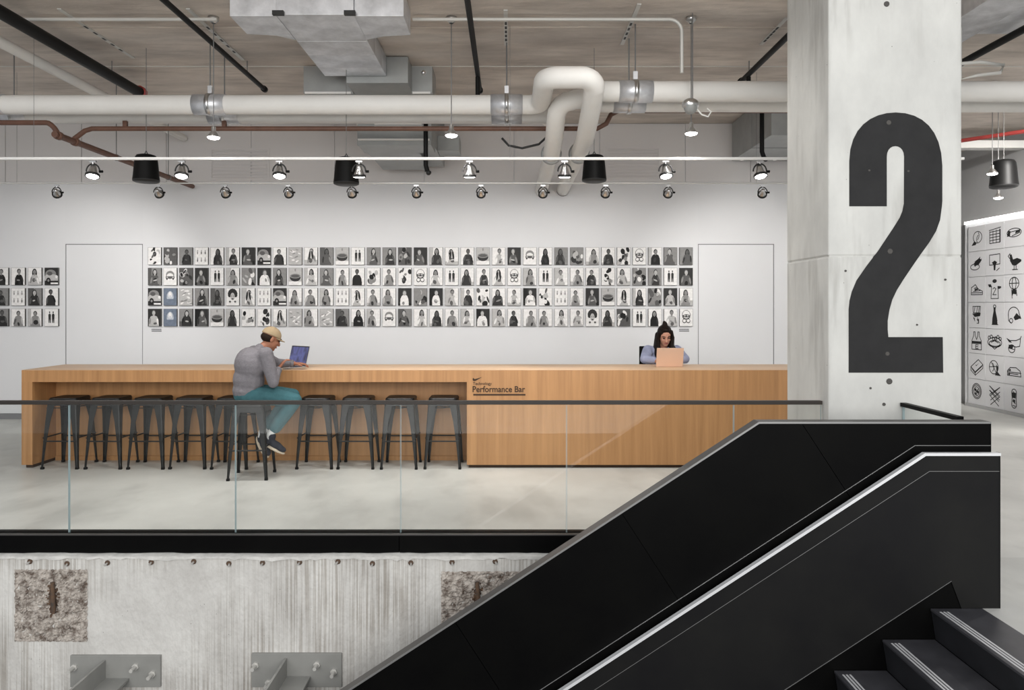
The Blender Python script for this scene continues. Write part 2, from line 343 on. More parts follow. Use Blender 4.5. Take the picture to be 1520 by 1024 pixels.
# concrete column with the painted numeral
CD = 1100/213.; CX0 = (1230-VX)*CD/F; CX1 = (1428-VX)*CD/F; CB = CX0*F/(1168-VX)
col = struct(MB().box(CX0, CX1, CD, CB, 0, EYE+(VY-380)*CD/F-.002).build('trim_2', M['column'], bevel=.012))
col['label'] = 'square board-marked concrete column'
MB().box(CX0, CX1, CD+.0005, CB, EYE+(VY-380)*CD/F+.002, CEIL).build('upper_pour', M['column'], col, bevel=.012)
MB().box(CX0+.006, CX1-.006, CD+.008, CB-.006, EYE+(VY-380)*CD/F-.004, EYE+(VY-380)*CD/F+.004).build('pour_joint', M['column'], col)
def c4(x, y): return (1160+x*.33210, y*.33203)
def c5(x, y): return (1160+x*.33210, 300+y*.33203)
def bez(p0, p1, p2, p3, n=8): return [tuple((1-t)**3*a+3*(1-t)**2*t*b+3*(1-t)*t*t*c+t**3*d for a, b, c, d in zip(p0, p1, p2, p3)) for t in [i/n for i in range(1, n+1)]]
out = [(303, 922), (303, 720)]; out += bez((303, 720), (305, 570), (400, 503), (510, 503)); out += bez((510, 503), (630, 503), (714, 580), (718, 740)); out += [(718, 900)]
o4 = [c4(*p) for p in out]
o5 = [c5(*p) for p in [(716, 20), (708, 80), (690, 130), (660, 180), (620, 235), (580, 293), (545, 345), (515, 393), (495, 435), (482, 480), (474, 530), (474, 570), (477, 603), (720, 603), (722, 762), (300, 762), (300, 480), (304, 440), (314, 400), (335, 350), (380, 285), (430, 220), (500, 115), (528, 70)]]
inn = [(547, 910), (548, 700)]; inn += bez((548, 700), (548, 670), (530, 653), (509, 653), 5); inn += bez((509, 653), (488, 653), (470, 670), (470, 700), 5); inn += [(470, 922)]
o4b = [c4(*p) for p in inn]
poly = o4+o5+[c4(540, 945)]+o4b
def area2(P): return sum(P[i][0]*P[(i+1) % len(P)][1]-P[(i+1) % len(P)][0]*P[i][1] for i in range(len(P)))
P2 = [((x-VX)*CD/F, EYE-(y-VY)*CD/F) for x, y in poly]
if area2(P2) < 0: P2 = P2[::-1]
num = MB().prism(P2, CD-.003, CD+.004).build('painted_numeral', M['paint2'], col); num['label'] = 'large charcoal numeral 2'
for (x, y, r) in ((1319, 182, .018), (1321, 373, .02), (1317, 525, .016), (1320, 566, .022), (1316, 6, .02), (1290, 253, .008), (1348, 254, .008), (1255, 402, .008), (1403, 415, .008), (1361, 482, .007), (1312, 600, .012), (1292, 576, .008)):
    p = W(x, y, CD); MB().lathe([(r, 0), (r*.9, .006), (r*.5, .004), (0, .003)], (p.x, CD, p.z), (0, -1, 0), 9).build('form_tie_hole', M['pit'], col)

# ------------------------------------------------------------------ glass balustrade
GD = F/209.
gb = thing('glass_balustrade', (-3, GD, 0), 'long frameless glass balustrade with dark top rail along the floor edge', 'railing')
ge = [-9.0]+[(p-VX)/209. for p in (-391, -144, 103, 350, 595, 841, 1089, 1219)]
for i, (a, b) in enumerate(zip(ge, ge[1:])):
    g = box('glass_pane', M['glass'], (a+.004, b-.004, GD-.006, GD+.006, .10, 1.056), gb)
    for x in (a+.002, b-.0045):
        box('pane_edge', M['glassedge'], (x, x+.0018, GD-.006, GD+.006, .12, 1.05), g)
MB().box(-9, ge[-1], GD-.022, GD+.022, 1.056, 1.083).build('top_rail', M['rail'], gb, bevel=.003)
for a, b in zip([-9, (595-VX)/209.], [(595-VX)/209., 2.2]): MB().box(a+.002, b-.002, ED+.03, GD-.010, .026, .150).build('base_shoe', M['black'], gb, bevel=.002)
MB().box(-9, 2.2, GD+.010, GD+.06, .001, .150).build('base_shoe', M['black'], gb)
MB().box(-9, 2.2, ED+.028, ED+.05, .150, .158).build('shoe_trim', M['cap'], gb)
gr = thing('glass_balustrade', (2.735, 4.8, 0), 'short glass balustrade returning from the concrete column to the staircase', 'railing')
box('glass_pane', M['glass'], (2.728, 2.742, 4.50, CD-.02, .05, 1.056), gr)
box('pane_edge', M['glassedge'], (2.728, 2.742, CD-.018, CD-.012, .05, 1.056), gr)
MB().box(2.713, 2.757, 4.50, CD-.01, 1.056, 1.083).build('top_rail', M['black'], gr, bevel=.003)
MB().box(2.70, 2.77, 4.50, CD-.02, 0.001, .05).build('base_shoe', M['black'], gr)

# ------------------------------------------------------------------ staircase
NF = F/256.; GF = F/251.; SL = .6525
st = thing('staircase', (1.5, 3.6, -4), 'black steel staircase with dark stone treads climbing to the upper floor', 'stairs')
cx, cz = (1126.6-VX)/251., EYE-(626-VY)/251.; XR = 2.84; XL = -3.6
def sl(x, xc, zc): return zc-(xc-x)*SL
# guard core and its cladding panels (front), cap on top
MB().prism([(XL, sl(XL, cx, cz)-2.6), (XR, -.36), (XR, cz-.006), (cx, cz-.006), (XL, sl(XL, cx, cz)-.006)], GF+.012, GF+.085).build('guard_core', M['black'], st)
joints = [(1190, 640), (925, 765), (680, 930)]
k = 1/SL
def clad(xs0, xs1):
    # slice of the guard between two lines perpendicular to the slope; xs = x on the top line
    pass
U = Vector((math.cos(math.atan(SL)), math.sin(math.atan(SL)))); Nn = Vector((U.y, -U.x))
ctr = Vector((cx, cz))
def jx(px, py):
    p = Vector(((px-VX)/251., EYE-(py-VY)/251.)); return (p-ctr).dot(U)
ts = [XL-2, ]+sorted(jx(*j) for j in joints if j[0] < 1126)
def onl(t, dwn): q = ctr+U*t+Nn*dwn; return (q.x, q.y)
DN = 2.2; g3 = .002
tj = (Vector(((1190-VX)/251., EYE-(640-VY)/251.)))
for a, b in zip(ts, ts[1:]):
    MB().prism([onl(a+g3, DN), onl(b-g3, DN), onl(b-g3, .012), onl(a+g3, .012)], GF, GF+.0115).build('guard_panel', M['black'], st)
a = ts[-1]
# panel up to joint that leaves the level top edge
jt = (Vector((tj.x, cz))-ctr); e0 = Vector((tj.x, cz-.008)); e1 = e0+Nn*DN
MB().prism([onl(a+g3, DN), (e1.x-g3, e1.y), (e0.x-g3, e0.y), (cx+.004, cz-.008), onl(a+g3, .012)][0:5], GF, GF+.0115).build('guard_panel', M['black'], st)
MB().prism([(e1.x+g3, e1.y), (XR-.001, -.36), (XR-.001, cz-.008), (e0.x+g3, cz-.008)], GF, GF+.0115).build('guard_panel', M['black'], st)
MB().prism([(XL, sl(XL, cx, cz)-.012), (cx, cz-.012), (XR, cz-.012), (XR, cz), (cx-.002, cz), (XL, sl(XL, cx, cz))], GF-.003, GF+.09).build('guard_cap', M['cap'], st)
MB().prism([(XL, sl(XL, cx, cz)-.010), (cx, cz-.010), (XR, cz-.010), (XR, cz+.001), (cx-.002, cz+.001), (XL, sl(XL, cx, cz)+.001)], GF-.007, GF-.0032).build('cap_edge', M['edge'], st)
MB().box(XR, XR+.006, GF, GF+.085, -.0, cz-.001).build('guard_end', M['black'], st)
# inner wall with handrail
hx, hz = (1371.7-VX)/256., EYE-(672-VY)/256.
def band(d0, d1, x_r=XR, lo=None):
    a0, a1 = hz-d0, hz-d1
    ex = hx+.018*0
    # offset corners along bisector approx: shift corner x so that perpendicular offset matches
    sh = lambda d: hx+d*math.tan(math.atan(SL)/2)
    c0, c1 = sh(d0), sh(d1)
    L0 = a0-(c0-XL)*SL; L1 = a1-(c1-XL)*SL
    return [(XL, L1), (c1, a1), (x_r, a1), (x_r, a0), (c0, a0), (XL, L0)]
MB().prism(band(.016, .106), NF, NF+.028).build('handrail_fascia', M['black2'], st)
MB().prism(band(.106, .109), NF+.001, NF+.028).build('fascia_joint', M['edge'], st)
sx, sz = (1412-VX)/256., EYE-(862-VY)/256.
low = band(.109, .2)
mid = [(XL, sz-(sx-XL)*SL), (sx, sz), (sx+.06, -.0), (XR, -.0), (XR, hz-.109), (low[4][0], hz-.109), (XL, low[5][1])]
MB().prism(mid, NF, NF+.028).build('inner_panel', M['black2'], st)
MB().prism([(XL, sz-(sx-XL)*SL-.006), (sx, sz-.002), (sx, sz), (XL, sz-(sx-XL)*SL)], NF-.004, NF+.02).build('stringer_line', M['edge'], st)
MB().prism([(XL, sz-(sx-XL)*SL-.9), (1.9, -.9), (XR, -.36), (XR, -.001), (sx+.058, -.001), (sx-.002, sz-.003), (XL, sz-(sx-XL)*SL-.007)], NF+.006, NF+.028).build('stringer', M['black'], st)  # darker steel than the inner panel: shade below the line put into the colour
MB().prism(band(.0, .016), NF-.012, NF+.022).build('handrail', M['steel'], st)
st.children[-1]['label'] = 'brushed steel handrail strip'
MB().prism(band(-.028, -.025), GF-.004, GF+.002).build('recess_edge', M['edge'], st)
MB().box(XR-.002, XR+.004, NF, NF+.03, 0, hz).build('inner_end', M['black'], st)
nx0 = (1381-VX)/256.; RUN = 71.5/256; RISE = 46/256.; ND = 2.1
for i in range(16):
    X = nx0-i*RUN; Z = -i*RISE; xe = X+RUN+(.025 if i else 2.74-nx0-RUN-.001)
    tr = MB().box(X, xe, ND, NF-.001, Z-.014, Z).build('tread', M['tread'], st, bevel=.002)
    MB().prism([(X+.03, Z-RISE), (X+.05, Z-RISE), (X+.024, Z-.014), (X+.004, Z-.014)], ND, NF-.001).build('riser', M['riser'], st)
    for q in range(3):
        MB().box(X+.024+q*.020, X+.035+q*.020, ND, NF-.05, Z-.002, Z+.0015).build('grip_strip', M['grip'], tr)
MB().prism([(nx0-16*RUN, -16*RISE-.2), (nx0-15*RUN, -16*RISE-.2), (2.74, -.45), (2.74, -.036), (2.45, -.2)], ND, NF-.002).build('carriage', M['black'], st)

# ------------------------------------------------------------------ bar counter
BD = F/137.; BT = EYE-(549-VY)/137.; BX0 = (32-VX)/137.; BX1 = 3.45; BB = BD+.80; RX0 = (48-VX)/137.; RX1 = (693-VX)/137.; RZ = EYE-(567-VY)/137.
bar = thing('bar_counter', ((BX0+BX1)/2, BD+.4, 0), 'long pale oak bar counter with open knee space on the left half', 'counter')
MB().box(BX0, BX1, BD, BB, BT-.004, BT).build('counter_top', M['woodtop'], bar, bevel=.002)
MB().box(BX0, RX1, BD+.0005, BB, RZ, BT-.0045).build('apron', M['wood'], bar)
MB().box(BX0, RX0, BD, BB, .035, RZ-.0005).build('end_panel', M['wood'], bar)
MB().box(RX0+.0005, RX1-.0005, BD+.42, BD+.45, .0, RZ-.001).build('knee_panel', M['wood'], bar)
MB().box(RX0+.0005, RX1-.0005, BD+.405, BD+.4195, .0, .05).build('kick_strip', M['wood'], bar)
MB().box(RX1, BX1, BD, BB-.3, .035, BT-.0045).build('cabinet_front', M['wood'], bar)
MB().box(BX0+.03, RX0-.01, BD+.03, BB-.03, 0, .0345).box(RX1+.02, BX1-.03, BD+.04, BB-.35, 0, .0345).build('plinth', M['engrave'], bar)
# engraved sign
def text_obj(txt, size, x, z, y, mt, name, parent, width=None, off=0.0, rot=(PI/2, 0, 0)):
    c = bpy.data.curves.new(name, 'FONT'); c.body = txt; c.size = size; c.extrude = .0012; c.offset = off
    t = bpy.data.objects.new(name, c); COL.objects.link(t); bpy.context.view_layer.update()
    me = bpy.data.meshes.new_from_object(t.evaluated_get(bpy.context.evaluated_depsgraph_get())); bpy.data.objects.remove(t)
    wd = max(v.co.x for v in me.vertices)-min(v.co.x for v in me.vertices); x_min = min(v.co.x for v in me.vertices)
    sx_ = width/wd if width else 1
    for v in me.vertices: v.co = Vector(((v.co.x-x_min)*sx_, -v.co.z, v.co.y))
    me.materials.clear(); me.materials.append(mt)
    o = bpy.data.objects.new(name, me); COL.objects.link(o); o.parent = parent; o.location = Vector((x, y, z))-ORG[parent]; ORG[o] = Vector((x, y, z)); return o
def bz(px): return (px-VX)/137.
def bzz(py): return EYE-(py-VY)/137.
sg = text_obj('Performance Bar', .092, bz(701.5), bzz(581.8), BD-.001, M['engrave'], 'lettering', bar, 78/137., .0017); sg['label'] = 'dark lettering reading Performance Bar'
text_obj('Technology', .044, bz(702), bzz(571.2), BD-.001, M['engrave'], 'lettering', bar, 28/137., .0004)['label'] = 'small dark lettering reading Technology'
MB().box(bz(702.5), bz(780), BD-.0015, BD+.001, bzz(587), bzz(584.6)).build('underline', M['engrave'], bar)
sw = [(702.4, 560.4), (701.4, 562.8), (702.0, 564.9), (704, 565.7), (706.5, 565.0), (716, 559.4), (706.5, 562.2), (704.6, 562.4), (703.5, 561.9)]
swp = [(bz(a), bzz(b)) for a, b in sw]
if area2(swp) < 0: swp = swp[::-1]
MB().prism(swp, BD-.0015, BD+.001).build('tick_logo', M['engrave'], bar)['label'] = 'small dark curved tick logo'

# ------------------------------------------------------------------ stools
def make_stool(x, y, rz, label):
    t = thing('bar_stool', (x, y, 0), label, 'stool', 'black metal stools at the bar')
    R = Matrix.Translation((x, y, 0)) @ Matrix.Rotation(rz, 4, 'Z')
    SH = .765; a = .155; b = .20
    def rr(h, r, n=5):
        pts = []
        for (sx, sy, a0) in ((1, 1, 0), (-1, 1, PI/2), (-1, -1, PI), (1, -1, 3*PI/2)):
            for i in range(n+1): an = a0+PI/2*i/n; pts.append((sx*(h-r)+r*math.cos(an), sy*(h-r)+r*math.sin(an)))
        return pts
    s = MB(R); L = [(rr(a-.006, .05), SH-.004), (rr(a, .05), SH-.012), (rr(a+.004, .05), SH-.030), (rr(a+.002, .048), SH-.032)]
    n = len(L[0][0]); vs = [(p[0], p[1], z) for P, z in L for p in P]; vs += [(0, 0, SH-.010)]
    fs = [(i*n+k, (i+1)*n+k, (i+1)*n+(k+1) % n, i*n+(k+1) % n) for i in range(3) for k in range(n)]+[(k, (k+1) % n, 4*n) for k in range(n)]+[list(range(3*n, 4*n))]
    s.add(vs, fs); s.build('seat', M['stool'], t)
    # apron, four flared sides
    s = MB(R); P0 = rr(a-.004, .045); P1 = rr(a+.010, .03); vs = [(p[0], p[1], SH-.0325) for p in P0]+[(p[0], p[1], SH-.085) for p in P1]+[(p[0]*.96, p[1]*.96, SH-.085) for p in P1]+[(p[0]*.96, p[1]*.96, SH-.0325) for p in P0]
    s.add(vs, [(i*n+k, ((i+1) % 4)*n+k, ((i+1) % 4)*n+(k+1) % n, i*n+(k+1) % n) for i in range(4) for k in range(n)]); s.build('apron', M['stool'], t)
    for sx in (-1, 1):
        for sy in (-1, 1):
            s = MB(R); sec = []
            for (z, c, w) in ((SH-.034, a-.010, .085), (SH-.09, a+.004, .082), (SH-.25, a+.0165, .058), (.30, a+.030, .040), (.02, b, .026)):
                # folded L section: outer corner, two flanges
                th = .006
                sec.append([(c, c-w), (c, c-.012), (c-.004, c-.004), (c-.012, c), (c-w, c), (c-w, c-th), (c-.014, c-th-.002), (c-th-.002, c-.014), (c-th, c-w)])
                sec[-1] = [(p[0]*sx, p[1]*sy, z) for p in sec[-1]]
            m = len(sec[0]); vs = [p for q in sec for p in q]
            s.add(vs, [(i*m+k, i*m+(k+1) % m, (i+1)*m+(k+1) % m, (i+1)*m+k) for i in range(len(sec)-1) for k in range(m)]+[list(range(m)), list(range((len(sec)-1)*m, len(sec)*m))])
            lg = s.build('leg', M['stool'], t)
            s = MB(R); s.box(sx*b-sx*.013-.015, sx*b-sx*.013+.015, sy*b-sy*.013-.015, sy*b-sy*.013+.015, 0, .024); s.build('foot', M['plastic'], lg)
    c = a+.026
    for (p, q, z) in (((-c, -c), (c, -c), .30), ((-c, c), (c, c), .30), ((-c, -c), (-c, c), .335), ((c, -c), (c, c), .335)):
        s = MB(R); s.tube([(p[0], p[1], z), (q[0], q[1], z)], .008, 8); s.build('footrest', M['stool'], t)
    c = a+.004
    for (p, q) in (((-c, -c), (c, c)), ((-c, c), (c, -c))):
        s = MB(R); s.tube([(p[0], p[1], SH-.11), (0, 0, SH-.13 if p[1] < 0 and p[0] < 0 else SH-.118), (q[0], q[1], SH-.11)], .006, 6); s.build('cross_brace', M['stool'], t)
    return t
SY = 8.16
sxs = [(p-VX)/(F/SY) for p in (104, 167, 229, 289, 350, 473, 533, 596, 659)]
lab = ['black metal bar stool nearest the left end of the wooden bar', 'black metal bar stool, second from the left end of the bar', 'black metal bar stool, third from the left end of the bar', 'black metal bar stool, fourth from the left end of the bar',
       'black metal bar stool tucked under the bar just behind the seated man', 'black metal bar stool just right of the seated man', 'black metal bar stool, second to the right of the seated man', 'black metal bar stool, second from the solid cabinet front', 'black metal bar stool right beside the solid cabinet front']
stool0 = make_stool(sxs[0], SY, 0, lab[0])
for x, l in list(zip(sxs, lab))[1:]:
    c = copy_tree(stool0, (x-sxs[0], random.uniform(-.012, .012), 0)); c['label'] = l
MX, MY = -2.66, 7.64
make_stool(MX, MY, math.radians(5), 'black metal bar stool pulled out with the man in grey sitting on it')

# ------------------------------------------------------------------ laptops
def laptop(x, y, rz, tilt, w_, h_, lidmat, scr, label):
    z = BT+.001; t = thing('laptop', (x, y, z), label, 'laptop')
    R = Matrix.Translation((x, y, z)) @ Matrix.Rotation(rz, 4, 'Z')      # front edge towards -y local, hinge at +y
    MB(R).box(-w_/2, w_/2, -h_, 0, .0, .014).build('base', lidmat, t, bevel=.003)
    MB(R).box(-w_*.43, w_*.43, -h_*.52, -h_*.1, .0142, .0155).build('keyboard', M['key'], t)
    MB(R).box(-w_*.17, w_*.17, -h_*.93, -h_*.6, .0142, .0148).build('trackpad', M['alu'], t)
    Lm = R @ Matrix.Translation((0, .004, .012)) @ Matrix.Rotation(-tilt, 4, 'X')
    ld = MB(Lm).box(-w_/2, w_/2, 0, .007, 0, h_).build('lid', lidmat, t, bevel=.003)
    MB(Lm).box(-w_/2+.004, w_/2-.004, -.0012, -.0002, .006, h_-.004).build('bezel', M['key'], ld)
    MB(Lm).box(-w_/2+.012, w_/2-.012, -.0022, -.0013, .018, h_-.014).build('screen', M['screen'] if scr else M['key'], ld)
    return t
laptop((440-VX)*8.42/F, 8.42, math.radians(-38), math.radians(14), .33, .232, M['alu'], True, 'open laptop with blue-violet screen in front of the seated man')
laptop((993.5-VX)*8.42/F, 8.42, PI, math.radians(14), .305, .213, M['rose'], False, 'rose gold laptop seen from behind, in front of the woman')

# ------------------------------------------------------------------ photo prints
def clip(poly, x0, x1, y0, y1):
    for ax, lim, sg_ in ((0, x0, 1), (0, x1, -1), (1, y0, 1), (1, y1, -1)):
        o = []
        for i in range(len(poly)):
            a, b = poly[i], poly[(i+1) % len(poly)]; da = (a[ax]-lim)*sg_; db = (b[ax]-lim)*sg_
            if da >= 0: o.append(a)
            if (da >= 0) != (db >= 0): t = da/(da-db); o.append((a[0]+(b[0]-a[0])*t, a[1]+(b[1]-a[1])*t))
        poly = o
        if len(poly) < 3: return None
    return poly
GM = [M['g%d' % i] for i in range(6)]+[M['gb'], M['gbl']]
def ellp(cx, cy, rx, ry, n=14, rot=0):
    return [(cx+rx*math.cos(2*PI*i/n)*math.cos(rot)-ry*math.sin(2*PI*i/n)*math.sin(rot), cy+rx*math.cos(2*PI*i/n)*math.sin(rot)+ry*math.sin(2*PI*i/n)*math.cos(rot)) for i in range(n)]
def rect(x0, x1, y0, y1): return [(x0, y0), (x1, y0), (x1, y1), (x0, y1)]
def picture(style, r):
    """list of (tone, polygon) back to front in a unit frame, x and y from -.5 to .5"""
    U_ = r.uniform; sh = []
    def person(bgt, cl_, hd, hr, lx=0., sc=1., arms=True):
        sh.append((bgt, rect(-.5, .5, -.5, .5)))
        if r.random() < .5: sh.append((max(bgt-1, 0), rect(-.5, U_(-.3, .1), -.5, .5)) if r.random() < .5 else (max(bgt-1, 0), rect(-.5, .5, -.5, U_(-.38, -.2))))
        x = U_(-.08, .08)+lx; hy = U_(.20, .27)
        bw = U_(.30, .42)*sc
        if r.random() < .45: sh.append((hr, ellp(x, hy-.08, .19, .28)))
        sh.append((cl_, [(x-bw, -.5), (x+bw, -.5), (x+bw*.9, -.12), (x+bw*.62, .06), (x+.06, .12), (x-.06, .12), (x-bw*.62, .06), (x-bw*.95, -.12)]))
        if cl_ > 2 or r.random() < .5: sh.append((cl_+1 if cl_ < 2 else cl_-2, ellp(x+U_(-.12, .12), -.3+U_(-.1, .1), U_(.08, .16), U_(.06, .2), 8, U_(0, 2))))
        if arms:
            for s in (-1, 1): sh.append((min(5, max(0, cl_+r.choice((-1, 1, 1)))), ellp(x+s*bw*.75, -.2+U_(-.06, .06), .07, .2, 10, s*U_(.1, .5))))
            if r.random() < .7: sh.append((hd, ellp(x+U_(-.1, .1), -.22, U_(.1, .2), .045, 10, U_(-.4, .4))))
        sh.append((hd, rect(x-.045, x+.045, .06, .2)))
        sh.append((hr, ellp(x, hy+.035, .15, .145))); sh.append((hd, ellp(x+U_(-.02, .02), hy-.005, .118, .135)))
        sh.append((max(hd-2, 0), ellp(x, hy-.065, .035, .014, 8)))
    if style == 'p': person(5, r.choice((0, 1, 1)), r.choice((2, 3)), 0)
    elif style == 'q': person(5, r.choice((3, 4)), 3, r.choice((0, 1)), U_(-.08, .08))
    elif style == 'g': person(3, r.choice((1, 1, 2)), r.choice((2, 4)), 1)
    elif style == 'P': person(1, r.choice((4, 5, 2)), 4, 2)
    elif style == 'w':
        person(5, 4, 4, 0, 0, .9); sh.append((0, ellp(-.10, .05, .07, .28, 12, -.15))); sh.append((0, ellp(.12, .06, .07, .27, 12, .2)))
    elif style == 'B':
        sh.append((6, rect(-.5, .5, -.5, .5))); sh.append((7, ellp(0, -.02, .27, .36))); sh.append((6, rect(-.3, .3, -.5, -.12))); sh.append((5, ellp(0, .12, .14, .18))); sh.append((7, ellp(0, .02, .05, .08)))
    elif style == 'c':
        sh.append((1, rect(-.5, .5, -.5, .5))); sh.append((3, ellp(-.05, .12, .42, .28))); sh.append((4, [(-.5, -.25), (.5, -.25), (.5, .02), (.2, .12), (-.4, .1), (-.5, 0)])); sh.append((2, ellp(-.12, .17, .2, .12)))
        sh.append((0, ellp(-.22, -.24, .17, .17))); sh.append((3, ellp(-.22, -.24, .08, .08))); sh.append((5, rect(-.05, .5, -.45, -.36))); sh.append((5, ellp(.38, -.02, .09, .09)))
    elif style == 'b':
        sh.append((4, rect(-.5, .5, -.5, .5))); sh.append((5, rect(-.5, .5, -.5, -.28))); sh.append((1, ellp(0, -.06, .42, .23))); sh.append((3, ellp(0, .03, .42, .14))); sh.append((2, ellp(0, .03, .33, .09))); sh.append((3, ellp(0, .38, .05, .09)))
    elif style == 's':
        sh.append((4, rect(-.5, .5, -.5, .5)))
        for i in range(12): sh.append((5 if i % 3 else 3, ellp(U_(-.35, .35), U_(-.4, .4), U_(.1, .2), U_(.02, .06), 8, U_(-.5, .5))))
    elif style == 'f':
        sh.append((5, rect(-.5, .5, -.5, .5)))
        for x in (-.3, 0, .3):
            for y in (.22, -.22): sh.append((2 if r.random() < .4 else 3, ellp(x, y-.03, .045, .10, 8))); sh.append((2, ellp(x, y+.10, .03, .04, 8)))
    elif style == 'd':
        sh.append((5, rect(-.5, .5, -.5, .5)))
        for x in (-.13, .14):
            sh.append((1, [(x-.08, -.32), (x-.02, -.32), (x, -.08), (x+.02, -.32), (x+.08, -.32), (x+.10, .16), (x+.05, .22), (x-.05, .22), (x-.10, .16)])); sh.append((2, ellp(x, .30, .05, .07, 10)))
    elif style == 'm':
        sh.append((5, rect(-.5, .5, -.5, .5))); sh.append((2, ellp(0, .14, .33, .3))); sh.append((5, ellp(0, .18, .28, .23)))
        sh.append((0, ellp(0, .1, .27, .09))); sh.append((4, ellp(-.11, .11, .09, .05, 10))); sh.append((4, ellp(.11, .11, .09, .05, 10)))
        for x in (-.15, .15): sh.append((1, ellp(x, -.2, .16, .13))); sh.append((5, ellp(x, -.19, .12, .09)))
        sh.append((3, ellp(0, -.12, .08, .05, 8)))
    elif style == 'h':
        sh.append((5, rect(-.5, .5, -.5, .5))); sh.append((3, ellp(0, .1, .33, .24))); sh.append((5, ellp(0, .05, .25, .15))); sh.append((2, rect(-.34, .34, -.12, .02))); sh.append((4, ellp(-.22, -.05, .07, .05, 8))); sh.append((4, ellp(.22, -.05, .07, .05, 8))); sh.append((1, ellp(-.24, -.14, .06, .06, 8))); sh.append((1, ellp(.24, -.14, .06, .06, 8)))
    elif style == 'H':
        sh.append((5, rect(-.5, .5, -.5, .5)))
        for i in range(9): a_ = PI*(-.1+1.2*i/8); sh.append((1, ellp(.24*math.cos(a_), .16+.20*math.sin(a_), .14, .13, 9)))
        sh.append((4, ellp(0, .02, .17, .22))); sh.append((0, ellp(-.07, .05, .035, .02, 8))); sh.append((0, ellp(.07, .05, .035, .02, 8))); sh.append((1, ellp(0, -.12, .09, .035, 8))); sh.append((2, ellp(-.2, -.28, .09, .06, 8))); sh.append((2, ellp(.2, -.28, .09, .06, 8)))
    else:
        b = r.choice((2, 3, 5, 5)); sh.append((b, rect(-.5, .5, -.5, .5)))
        for i in range(11): sh.append((r.choice((0, 1, 2, 3, 4, 5)), ellp(U_(-.4, .4), U_(-.42, .42), U_(.07, .24), U_(.06, .18), 9, U_(0, 3))))
    return sh
DESC = {'p': 'portrait in dark top on white', 'q': 'pale portrait on white', 'g': 'portrait on grey', 'P': 'light figure on dark', 'w': 'long dark hair portrait', 'B': 'bluish portrait', 'c': 'car photo', 'b': 'round bowl photo', 's': 'pale sketch sheet', 'f': 'sheet of small figures', 'd': 'two dark figures', 'm': 'goggle face drawing', 'h': 'small cap drawing', 'H': 'curly haired face', 'x': 'busy collage'}
def ordn(n): return '%d%s' % (n, 'th' if 10 <= n % 100 <= 20 else {1: 'st', 2: 'nd', 3: 'rd'}.get(n % 10, 'th'))
def make_print(px, py, w_, h_, style, label, group, r):
    c = W(px, py, WALL); hw, hh = w_/2, h_/2; T = .032; y0 = WALL-T
    o = MB().box(c.x-hw, c.x+hw, y0, WALL-.001, c.z-hh, c.z+hh).build('photo_print', M['shell'], origin=(c.x, WALL, c.z-hh))
    tag(o, label, 'photo', group)
    s = MB(); y = y0-.0006; bw, bh = w_-.006, h_-.006
    for (tone, poly) in picture(style, r):
        poly = clip(poly, -.5, .5, -.5, .5)
        if not poly: continue
        q = [(c.x+p[0]*bw, y, c.z+p[1]*bh) for p in poly]
        if area2([(p[0], p[2]) for p in q]) < 0: q = q[::-1]
        s.m = tone; s.add(q, [list(range(len(q)))]); y -= .0004
    s.build('picture', GM, o)
rows = ['xxgfppPcpswgbdggxPpwpbqPhpgxqpxmpgg', 'ghxPdqxPgbqgqpxqxmqdppwmqdqqpxqxgdP', 'cBsggHwfcqqqfwqqPxPqpxpqPxfqPbwpxPq', 'PBgPbpxxwsqsgpqhgqpqqPqpqqqqHpxdpqm']
assert all(len(q) == 35 for q in rows), [len(q) for q in rows]
RN = ['top row', 'second row', 'third row', 'bottom row']; rp = random.Random(11)
for j, rw in enumerate(rows):
    for i, s_ in enumerate(rw):
        make_print(230.8+i*23.15, (380.3, 410.6, 440.6, 471.2)[j], .206, .272, s_, '%s print, %s, %s from left in the long grid' % (DESC[s_], RN[j], ordn(i+1)), 'prints in the long photo grid', rp)
for j, rw in enumerate(('cppqc', 'pgfgp', 'qgqqd')):
    for i, s_ in enumerate(rw):
        make_print(-20.4+i*24.65, (410.3, 440.6, 471.2)[j], .212, .272, s_, '%s print, %s of short left grid, %s from door' % (DESC[s_], ('top row', 'middle row', 'bottom row')[j], ordn(5-i)), 'prints in the short photo grid at far left', rp)
for k, (px, l) in enumerate(((232.5, 'small dark two-line caption under the leftmost print of the long grid'), (1015.5, 'small dark two-line caption under the rightmost print of the long grid'))):
    s = MB(); c = W(px, 490, WALL); hw = .078
    for i in range(9): a = c.x-hw+i*hw*2/9; s.box(a, a+hw*2/9*.78, WALL-.003, WALL, c.z+.003, c.z+.021)
    s.box(c.x-hw, c.x+hw, WALL-.003, WALL, c.z-.022, c.z-.006); tag(s.build('wall_caption', M['engrave' if 0 else 'gap']), l, 'caption', 'captions under the photo grid')

# ------------------------------------------------------------------ ceiling services
def run(name, pts, r, mt, label, cat, group=None, n=12):
    return tag(MB().tube(pts, r, n).build(name, mt), label, cat, group)
